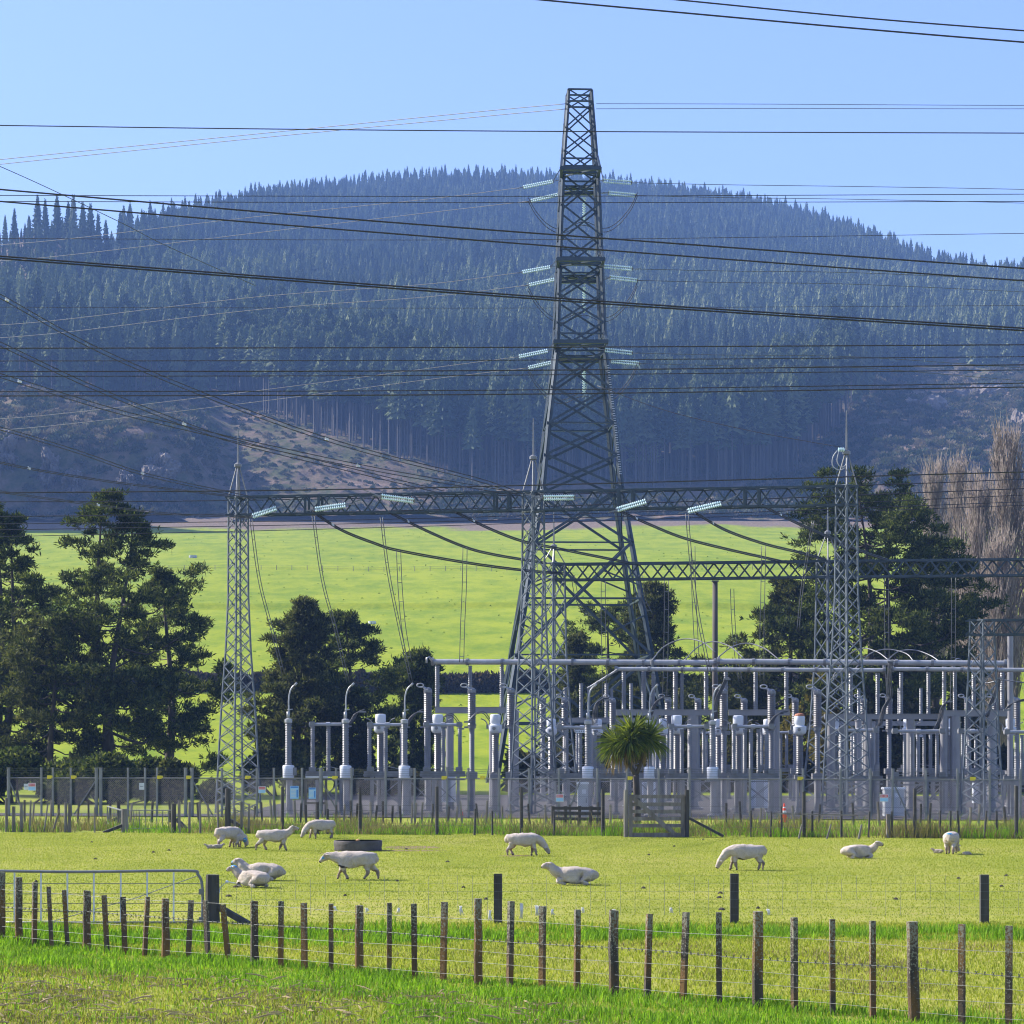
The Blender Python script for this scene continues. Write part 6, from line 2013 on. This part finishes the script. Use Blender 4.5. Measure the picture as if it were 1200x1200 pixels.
def sheep_mesh(pose, head, blue=None, seed=0, turn=0.0):
    """pose: walk / stand / lie; head: up / level / graze; x forward, 1.05 m from rump to chest"""
    r = random.Random(seed); V, E = [], []

    def add(v, parent=None):
        V.append(v); i = len(V) - 1
        if parent is not None: E.append((parent, i))
        return i
    zc = .53 if pose != 'lie' else .26
    fat = 1.0 if pose != 'lie' else 1.05
    pel = add((-.38, 0, zc + .03, .245 * fat, .25 * fat))
    rump = add((-.53, 0, zc + .02, .165, .17), pel)
    tail = add((-.64, 0, zc - .08, .045), rump)
    mid = add((-.08, 0, zc - .03, .285 * fat, .27 * fat), pel)
    sho = add((.24, 0, zc + .01, .235 * fat, .24 * fat), mid)
    ch = add((.40, 0, zc + .03, .175, .18), sho)
    s, c = math.sin(turn), math.cos(turn)

    def hp(f, z, rr): return (.40 + f * c, f * s, z, rr)
    if head == 'up':
        pts = [hp(.11, zc + .13, .135), hp(.17, zc + .21, .11), hp(.24, zc + .27, .098), hp(.35, zc + .22, .074), hp(.42, zc + .17, .052)]
    elif head == 'level':
        pts = [hp(.12, zc + .05, .14), hp(.21, zc + .08, .115), hp(.29, zc + .08, .10), hp(.39, zc - .02, .075), hp(.45, zc - .10, .052)]
    else:
        pts = [hp(.12, zc - .08, .145), hp(.22, zc - .19, .115), hp(.29, zc - .29, .098), hp(.34, zc - .40, .074), hp(.36, zc - .475, .052)]
    p = ch; ids = []
    for q in pts: p = add(q, p); ids.append(p)
    hb = ids[2]; hv = V[hb]
    for sd in (-1, 1):
        e1 = add((hv[0] - .02 * c - sd * .055 * s, hv[1] + sd * .06 * c - .02 * s, hv[2] + .03, .034, .024), hb)
        add((hv[0] - .07 * c - sd * .15 * s, hv[1] + sd * .15 * c - .07 * s, hv[2] + .015, .036, .016), e1)
    if pose == 'lie':
        for sd in (-1, 1):
            a = add((.30, sd * .14, .16, .10), sho); b = add((.42, sd * .15, .07, .045), a); d = add((.27, sd * .16, .045, .035), b); add((.20, sd * .15, .03, .028), d)
            h = add((-.36, sd * .20, .18, .15), pel); k_ = add((-.16, sd * .24, .10, .085), h); hk = add((-.36, sd * .26, .05, .04), k_); add((-.22, sd * .27, .03, .03), hk)
    else:
        ph = {'walk': ((.10, -.13), (-.14, .14)), 'stand': ((.08, -.06), (-.07, .07))}[pose]
        for n_, sd in enumerate((-1, 1)):
            fo, ho = ph[0][n_], ph[1][n_]
            a = add((.27, sd * .10, zc - .15, .115), sho); b = add((.27 + fo * .25, sd * .105, .30, .066), a); w_ = add((.285 + fo * .7, sd * .105, .16, .042), b)
            f1 = add((.28 + fo * 1.1, sd * .105, .045, .033), w_); add((.30 + fo * 1.15, sd * .105, .018, .030), f1)
            h = add((-.43, sd * .10, zc - .10, .155), pel); k_ = add((-.37 + ho * .4, sd * .115, .33, .095), h); hk = add((-.50 + ho * .8, sd * .115, .21, .048), k_)
            f2 = add((-.46 + ho * 1.15, sd * .11, .045, .034), hk); add((-.44 + ho * 1.2, sd * .11, .018, .030), f2)
    me = skin((V, E), pel)
    for m in SHEEP_M: me.materials.append(m)
    muz = Vector(V[ids[4]][:3]); brow = Vector(V[ids[2]][:3])
    for pl in me.polygons:
        q = pl.center; i = 0
        if (q - muz).length < .055: i = 2
        elif (q - brow).length < .16 and (q - muz).length < (brow - muz).length + .02: i = 1
        if pose != 'lie' and q.z < .05: i = 2
        elif pose != 'lie' and q.z < .30 and i == 0 and abs(q.x - brow.x) > .12: i = 4 if q.z < .24 else 0
        if blue == 'face' and (q - (brow * .45 + muz * .55)).length < .068: i = 3
        if blue == 'eye' and (q - (brow * .62 + muz * .38 + Vector((0, .05, .01)))).length < .04: i = 3
        if blue == 'nape' and (q - (brow + Vector((-.05, 0, .03)))).length < .088: i = 3
        if blue == 'rump' and (q - Vector((-.50, 0, zc + .14))).length < .10: i = 3
        pl.material_index = i
    for v in me.vertices:
        v.co += v.normal * (.022 * mn.noise(v.co * 8 + Vector((seed, 0, 0))) + .013 * mn.noise(v.co * 20))
    me.polygons.foreach_set('use_smooth', [True] * len(me.polygons))
    return me


def sheep(label, x, yfeet, pose, head, rz, scale=1.0, blue=None, seed=0, turn=0.0, lamb=False, ctr=-.02):
    p = GY(x, yfeet)
    o = bpy.data.objects.new('lamb' if lamb else 'sheep', sheep_mesh(pose, head, blue, seed, turn))
    COL.objects.link(o); o.location = p; o.rotation_euler = (0, 0, math.radians(rz)); o.scale = (scale * .94,) * 3
    return props(o, label, 'lamb' if lamb else 'sheep', 'lambs in the paddock' if lamb else 'sheep in the paddock')


sheep('shorn sheep walking left with lowered head just in front of the tyre trough', 414, 1031, 'walk', 'level', 180, 1.02, 'eye', 1)
sheep('shorn sheep walking right near the left fence corner, its head level', 322, 997, 'walk', 'up', 0, .98, None, 2)
sheep('sheep grazing to the left behind the tyre trough', 375, 983, 'stand', 'graze', 208, 1.0, None, 3)
sheep('sheep seen from behind at the left, blue dab on its neck, grazing', 268, 993.5, 'walk', 'graze', 52, 1.0, 'nape', 4, -.7)
sheep('sheep grazing to the right in the middle of the paddock', 615, 1003, 'stand', 'graze', 0, 1.0, None, 5)
sheep('sheep grazing to the left at the right side of the paddock', 872, 1020, 'stand', 'graze', 184, 1.0, None, 6)
sheep('sheep lying down facing left in the middle foreground of the paddock', 672, 1037, 'lie', 'up', 182, .98, None, 7)
sheep('sheep lying down facing right at the far right of the paddock', 1007, 1006, 'lie', 'up', 4, .92, None, 8, -.5)
sheep('sheep lying down with a blue cheek, the rear one of the resting pair', 306, 1032, 'lie', 'up', 178, .98, 'face', 9, -.3)
sheep('sheep lying down with a blue painted head, nearest of the resting pair', 295, 1040, 'lie', 'up', 140, .90, 'nape', 10, .5)
sheep('sheep seen from behind grazing at the far right, blue on its rump', 1115, 1001, 'stand', 'graze', 74, 1.0, 'rump', 11, -.35)
sheep('grey lamb grazing close beside the sheep with the blue neck', 281, 993, 'stand', 'graze', 65, .68, None, 12, 0, True)
sheep('small lamb curled up left of the sheep with the blue neck', 247, 994.5, 'lie', 'up', 190, .30, None, 13, 0, True)
sheep('small lamb lying with raised head beside the curled up one', 255, 994.5, 'lie', 'up', 20, .32, None, 14, 0, True)
sheep('small white lamb lying left of the far right grazing sheep', 1099, 1000, 'lie', 'up', 160, .30, None, 15, .4, True)
sheep('small white lamb lying flat right of the far right grazing sheep', 1133, 1002, 'lie', 'graze', 10, .24, None, 16, 0, True)
# ------------------------------------------------------------------ overhead lines
def line(label, pts, D, wpx, mat='linedark', twin=0.0, group=None, ext=True, spacers=(), n=10, cat='power line'):
    """conductor through surveyed points; D one distance or (start, end)"""
    d0, d1 = D if isinstance(D, tuple) else (D, D)
    pts = [tuple(p) for p in pts]
    if ext:
        a, b = pts[0], pts[1]
        if a[0] <= 5: pts = [(a[0] - 300, a[1] - (b[1] - a[1]) / (b[0] - a[0]) * 300 * 1.05)] + pts
        a, b = pts[-2], pts[-1]
        if b[0] >= 1195: pts = pts + [(b[0] + 300, b[1] + (b[1] - a[1]) / (b[0] - a[0]) * 300 * .92)]
    x0, x1 = pts[0][0], pts[-1][0]
    sp = spline(pts, n)
    w = []
    for x, y in sp:
        q = (x - x0) / (x1 - x0); w.append(P(x, y, 1 / ((1 - q) / d0 + q / d1)))
    t = thing('power_line', label, cat, w[0], group)
    for o in ((-twin / 2, twin / 2) if twin else (0,)):
        m = MB(); rad = [wpx / 2 * p.y / F for p in w]
        m.tube([p + Vector((0, .25 * o, o)) for p in w], rad, 5); m.build('conductor', M[mat], t, smooth=True)
    for sx in spacers:
        i = min(range(len(w)), key=lambda i: abs(sp[i][0] - sx)); p = w[i]; k = p.y / F; q = (w[min(i + 1, len(w) - 1)] - w[i - 1]).normalized()
        m = MB(); m.bar(p - q * 2.6 * k, p + q * 2.6 * k, 2.0 * k, 2.4 * k); m.bar(p - q * 2.6 * k, p - q * 2.6 * k + Vector((0, 0, 2.4 * k)), 1.2 * k); m.build('spacer', M['whitebox'], t)
    return t


NG = 'thick dark lines crossing close to the viewer'
line('thick dark line crossing the top right corner, the lower of two', [(-500, -112), (200, -42), (620, -1.5), (800, 15), (1000, 33), (1200, 49.5)], 62, 2.1, group=NG)
line('thick dark line crossing the top right corner, the upper of two', [(-500, -118), (300, -48), (775, -2), (1000, 20), (1200, 36)], 62, 1.9, group=NG)
line('dark line running level through clear sky just above the hill', [(0, 147), (300, 151), (650, 154), (1200, 156)], 70, 1.3, group=NG)
line('dark line sloping down to the right over the hilltop, upper of a pair', [(0, 222), (400, 256), (800, 286), (1200, 314.5)], 60, 2.0, group=NG)
line('dark line sloping down to the right over the hilltop, lower of a pair', [(0, 236), (400, 269), (800, 300), (1200, 329)], 60, 1.9, group=NG)
line('thickest double line sloping across the middle of the forest', [(0, 301.5), (400, 332), (800, 361), (1200, 386)], 56, 2.0, 'linedark', .055, NG)
LG = 'level lines crossing the hill'
line('faint level line along the treetops of the hill', [(0, 229), (600, 230), (1200, 227.5)], 90, .9, group=LG)
line('faint level line just under the one along the treetops', [(0, 236), (600, 237.5), (1200, 236)], 90, .9, group=LG)
line('faint level line through the upper forest ending at the right skyline', [(0, 279.5), (600, 281), (1200, 273.5)], 95, .7, 'linefar', group=LG)
line('faintest level line halfway down the forest', [(0, 360), (600, 361), (1200, 358)], 95, .5, 'linefar', group=LG)
line('level dark line crossing the pylon at its lowest crossarm', [(0, 408), (600, 407), (1200, 404)], 75, 1.5, group=LG)
line('thin level line just below the lowest crossarm', [(0, 423), (600, 422), (1200, 418)], 75, 1.1, group=LG)
line('dark level line third below the lowest crossarm', [(0, 435.5), (600, 434), (1200, 427.5)], 75, 1.5, group=LG)
line('thin level line close under the third one below the lowest crossarm', [(0, 441), (600, 439.5), (1200, 433.5)], 75, 1.1, group=LG)
line('level line across the tall trunks, upper of the lowest pair on the forest', [(0, 459), (600, 457), (1200, 449)], 75, 1.2, group=LG)
line('level line across the tall trunks, lower of the lowest pair on the forest', [(0, 464), (600, 462), (1200, 453.5)], 75, 1.5, group=LG)
line('dark line just above the front gantry beam', [(0, 577.5), (400, 573.5), (800, 564), (1200, 553)], 85, 1.5, group=LG)
line('dark line that passes behind the top of the front gantry', [(0, 588), (265, 586.5), (700, 578), (1060, 567), (1200, 561.5)], 140, 1.1, group=LG)
line('dark line level with the bottom of the front gantry beam', [(0, 605.5), (400, 600), (800, 588), (1200, 572.5)], 140, 1.2, group=LG)
line('thin line crossing the brown bracken strip, uppermost', [(0, 614), (400, 609.5), (800, 598), (1200, 580)], 145, .9, group=LG)
line('thin line crossing the brown bracken strip, middle', [(0, 621), (400, 614), (800, 603), (1200, 588)], 145, .9, group=LG)
line('thin line crossing the brown bracken strip, lowest', [(0, 629), (400, 619.5), (800, 607), (1200, 592)], 145, .8, group=LG)
SG = 'slack twin conductors running down to the front gantry'
line('slack twin conductor, highest of those running down from the left edge', [(-90, 300), (0, 347), (80, 392), (160, 430), (300, 486), (420, 526), (560, 562), (612, 580)], (88, 124), 1.1, 'linefar', .16, SG, False, (12, 378))
line('slack twin conductor crossing another near the tip of the left mast', [(-80, 366), (0, 403), (100, 450), (216, 497), (290, 521), (400, 548), (520, 577)], (90, 124), 1.1, 'linefar', .16, SG, False, (216,))
line('slack twin conductor passing over the tip of the left mast', [(-80, 418), (0, 440), (130, 480), (240, 507), (330, 527), (446, 551), (600, 578)], (90, 124), 1.1, 'linefar', .16, SG, False, (26, 420))
line('slack twin conductor ending near the left mast above the pines', [(-80, 484), (0, 502), (90, 529), (167, 555), (265, 577), (300, 584)], (92, 126), 1.1, 'linefar', .12, SG, False, (167,))
line('slack conductor second lowest on the left above the pines', [(-80, 528), (0, 542), (34, 549), (120, 563), (200, 573), (268, 581)], (92, 127), 1.1, 'linefar', .06, SG, False, (34,))
line('slack conductor lowest on the left, touching the pine tops', [(-80, 560), (0, 576), (115, 592), (200, 602), (296, 606)], (92, 127), 1.0, 'linefar', .06, SG, False, (115,))
line('thin wire falling steeply in the upper left sky', [(-60, 170), (0, 195), (60, 222), (140, 260), (195, 288), (300, 335)], (120, 180), .9, 'linefar', 0, SG, False)
line('thin earth wire reaching the right mast of the front gantry', [(700, 452), (780, 481), (880, 505), (985, 524)], (128, 122.6), .8, 'linefar', 0, None, False)
PG = 'conductors strung from the big pylon'
for i, (y, lab) in enumerate(((121.5, 'upper'), (127.5, 'lower'))):
    line('thin earth wire left of the pylon top, the %s of two' % lab, [(-120, 202 + 5 * i), (0, 187 + 5.5 * i), (300, 157 + 5 * i), (560, 131 + 6 * i), (664, y)], (330, 199), .9, 'linefar', 0, PG, False)
    line('faint earth wire right of the pylon top, the %s of two' % lab, [(699, y), (900, 122 + 5 * i), (1200, 123.5 + 4 * i), (1350, 122 + 4 * i)], (199, 300), .7, 'linefar', 0, PG, False)
lv = (('top', 219.5, 235.5, 613, 622, 214, 229, 740, 745, 286, 305, 222, 238), ('middle', 319, 334, 612, 620, 315, 328.5, 741, 747, 380, 395, 328, 342), ('lowest', 418, 431, 608, 619, 413.5, 426, 741, 749, 490, 503, 431, 446))
for nm, yl0, yl1, xl0, xl1, yr0, yr1, xr0, xr1, e0, e1, f0, f1 in lv:
    for q, y, x, e in (('near', yl0, xl0, e0), ('far', yl1, xl1, e1)):
        line('conductor running left from the %s arm at the %s crossarm of the pylon' % (q, nm), [(-60, e + 4), (60, e - 4), (300, e - 32 if e > 285 else e - 30), (500, y + 14), (x, y)], (380, 200), .6, 'linefar', 0, PG, False)
    for q, y, x, f in (('near', yr0, xr0, f0), ('far', yr1, xr1, f1)):
        line('conductor running right from the %s arm at the %s crossarm of the pylon' % (q, nm), [(x, y), (850, y + 2.5), (1000, y + 4.5), (1200, f), (1330, f + 5)], (200, 300), .75, 'linefar', 0, PG, False)
# slack bundles between the two gantries with their droppers
Rg = row(125.2, .17); Rr = row(150, .1)
BG = 'slack bundles between the gantries'
bl = [([(367, 600), (400, 621), (440, 637), (467, 645), (545, 659), (612, 668), (660, 672)], 'first from the left'), ([(456, 600), (500, 622), (545, 641), (580, 650), (640, 660)], 'second from the left'), ([(534, 600), (575, 620), (612, 634), (650, 642), (740, 660)], 'third from the left, passing the twin masts'),
      ([(725, 598), (760, 614), (800, 630), (850, 643), (917, 658)], 'right of the big pylon, lowest'), ([(815, 601), (850, 621), (895, 637), (940, 648), (968, 656)], 'second right of the big pylon'), ([(893, 592), (930, 611), (973, 630), (1010, 646), (1040, 656)], 'crossing the right lattice masts')]
for p, lab in bl:
    D0, D1 = Rg(p[0][0]), Rr(p[-1][0])
    line('thick slack bundle between the gantries, ' + lab, p, (D0, D1), 1.7, 'linedark', .085, BG, False, (p[0][0] + 22,))
DG = 'hanging twin droppers'
dp = [([(467, 645), (469, 690), (473, 735), (480, 776)], .22, 136, 'ladder-like dropper left of the long busbar, hung from the first slack bundle'), ([(545, 641), (544, 690), (542, 735), (541, 776)], .22, 136, 'ladder-like dropper falling straight to the long busbar'), ([(447, 606), (455, 670), (468, 735), (482, 800)], .12, 128, 'slanting twin dropper that ends at the small pointed pine'),
      ([(367, 604), (378, 680), (394, 740), (408, 800)], .12, 128, 'slanting twin dropper in front of the olive pine'), ([(294, 608), (304, 680), (318, 735), (332, 790)], .12, 128.5, 'slanting twin dropper just right of the left mast'), ([(805, 602), (810, 660), (818, 720), (832, 790)], .14, 128, 'slanting twin dropper left of the utility pole'),
      ([(812, 640), (813, 690), (815, 735), (817, 772)], .22, 138, 'ladder-like dropper beside the utility pole'), ([(895, 640), (894, 690), (893, 740), (893, 800)], .22, 138, 'ladder-like dropper left of the right lattice masts'), ([(671, 674), (676, 700), (684, 716), (692, 722)], .2, 150, 'short twin dropper under the left end of the rear gantry beam'),
      ([(751, 674), (754, 700), (762, 718)], .2, 150, 'short twin dropper right of the pylon leg under the rear beam'), ([(707, 680), (707, 722), (708, 780), (709, 832)], .25, 150, 'long grey dropper left of the cabbage tree crown'), ([(781, 680), (781, 722), (780, 780), (779, 818)], .25, 150, 'long grey dropper above the right side of the cabbage tree'),
      ([(1039, 676), (1039, 722), (1040, 780), (1042, 822)], .25, 148, 'long grey dropper right of the right lattice masts'), ([(1117.5, 676), (1117.5, 722), (1117, 780), (1116, 830)], .25, 148, 'long grey dropper in front of the dark pine by the poplars'), ([(858, 690), (859, 720), (862, 760), (868, 800)], .2, 148, 'long grey dropper right of the utility pole'), ([(935, 740), (940, 690), (948, 640), (953, 610)], .12, 140, 'slanting twin dropper left of the right spires')]
for p, g, D, lab in dp:
    w = [P(x, y, D) for x, y in p]
    t = thing('dropper', lab, 'cable', w[0], DG)
    c = [Vector(q) for q in spline([tuple(v) for v in w], 6)]
    for o in (-g / 2, g / 2):
        m = MB(); m.tube([v + Vector((o, o * .3, 0)) for v in c], .021, 5); m.build('wire', M['cable'], t, smooth=True)
    for i in range(2, len(c) - 1, 3):
        m = MB(); m.bar(c[i] + Vector((-g / 2, -g * .15, 0)), c[i] + Vector((g / 2, g * .15, 0)), .03); m.build('spacer', M['steel'], t)
# earth wire loop and bright fitting on the right mast
t = thing('insulator', 'bright glass insulator with hanging loops beside the tip of the right mast', 'insulator', P(985, 527, 122.4))
m = MB(); m.ribbed(P(982, 527, 122.4), P(990, 527, 122.4), .05, .12, 3, 10, .45); m.build('glass_discs', M['glass'], t)
for q in ([(981, 528), (976, 536), (976, 546), (984, 551), (992, 547)], [(983, 529), (981, 540), (985, 547), (991, 545), (993, 536)]):
    m = MB(); m.tube([Vector(v) for v in spline([tuple(P(x, y, 122.3)) for x, y in q], 5)], .025, 5); m.build('loop', M['busbar'], t, smooth=True)
# far field details: troughs and a fence line
for x, y, lab in ((436, 731, 'small pale concrete trough on the far pasture between the droppers'), (226, 654, 'small grey trough on the far pasture right of the tall forked pine')):
    D = 620 if y > 700 else 800
    for q in np.linspace(350, 895, 600):
        if YH - (G((x - 600) / F * q, q) - H) / q * F < y: D = q; break
    c = GP(x, D); c.z = G(c.x, c.y); k = sz(D)
    t = thing('trough', lab, 'trough', c, 'troughs on the far pasture')
    m = MB(); m.lathe(c, [(4.4 * k, -.1), (4.6 * k, .0), (4.6 * k, 3.0 * k), (4.0 * k, 3.0 * k), (4.0 * k, 2 * k)], 20); smooth_by_angle(m.build('basin', M['whitebox'] if y > 700 else M['cabinet'], t))
    m = MB(); m.lathe(c + Vector((0, 0, 1.9 * k)), [(4.0 * k, 0), (4.0 * k, .05)], 20); m.build('water', wm, t)
D = 600; t = thing('wire_fence', 'faint post and wire fence across the far pasture left of the big pylon', 'fence', (0, D, 44))
for i in range(40):
    X = -84 + i * 3.6; z = G(X, D); m = MB(); m.tube([(X, D, z - .1), (X, D, z + 1.15)], .07, 5); m.build('post', M['timber'], t)
for q in (.5, 1.0):
    m = MB(); m.tube([(X, D, G(X, D) + q) for X in np.linspace(-84, 56, 40)], .02, 4); m.build('wire', M['barb'], t)
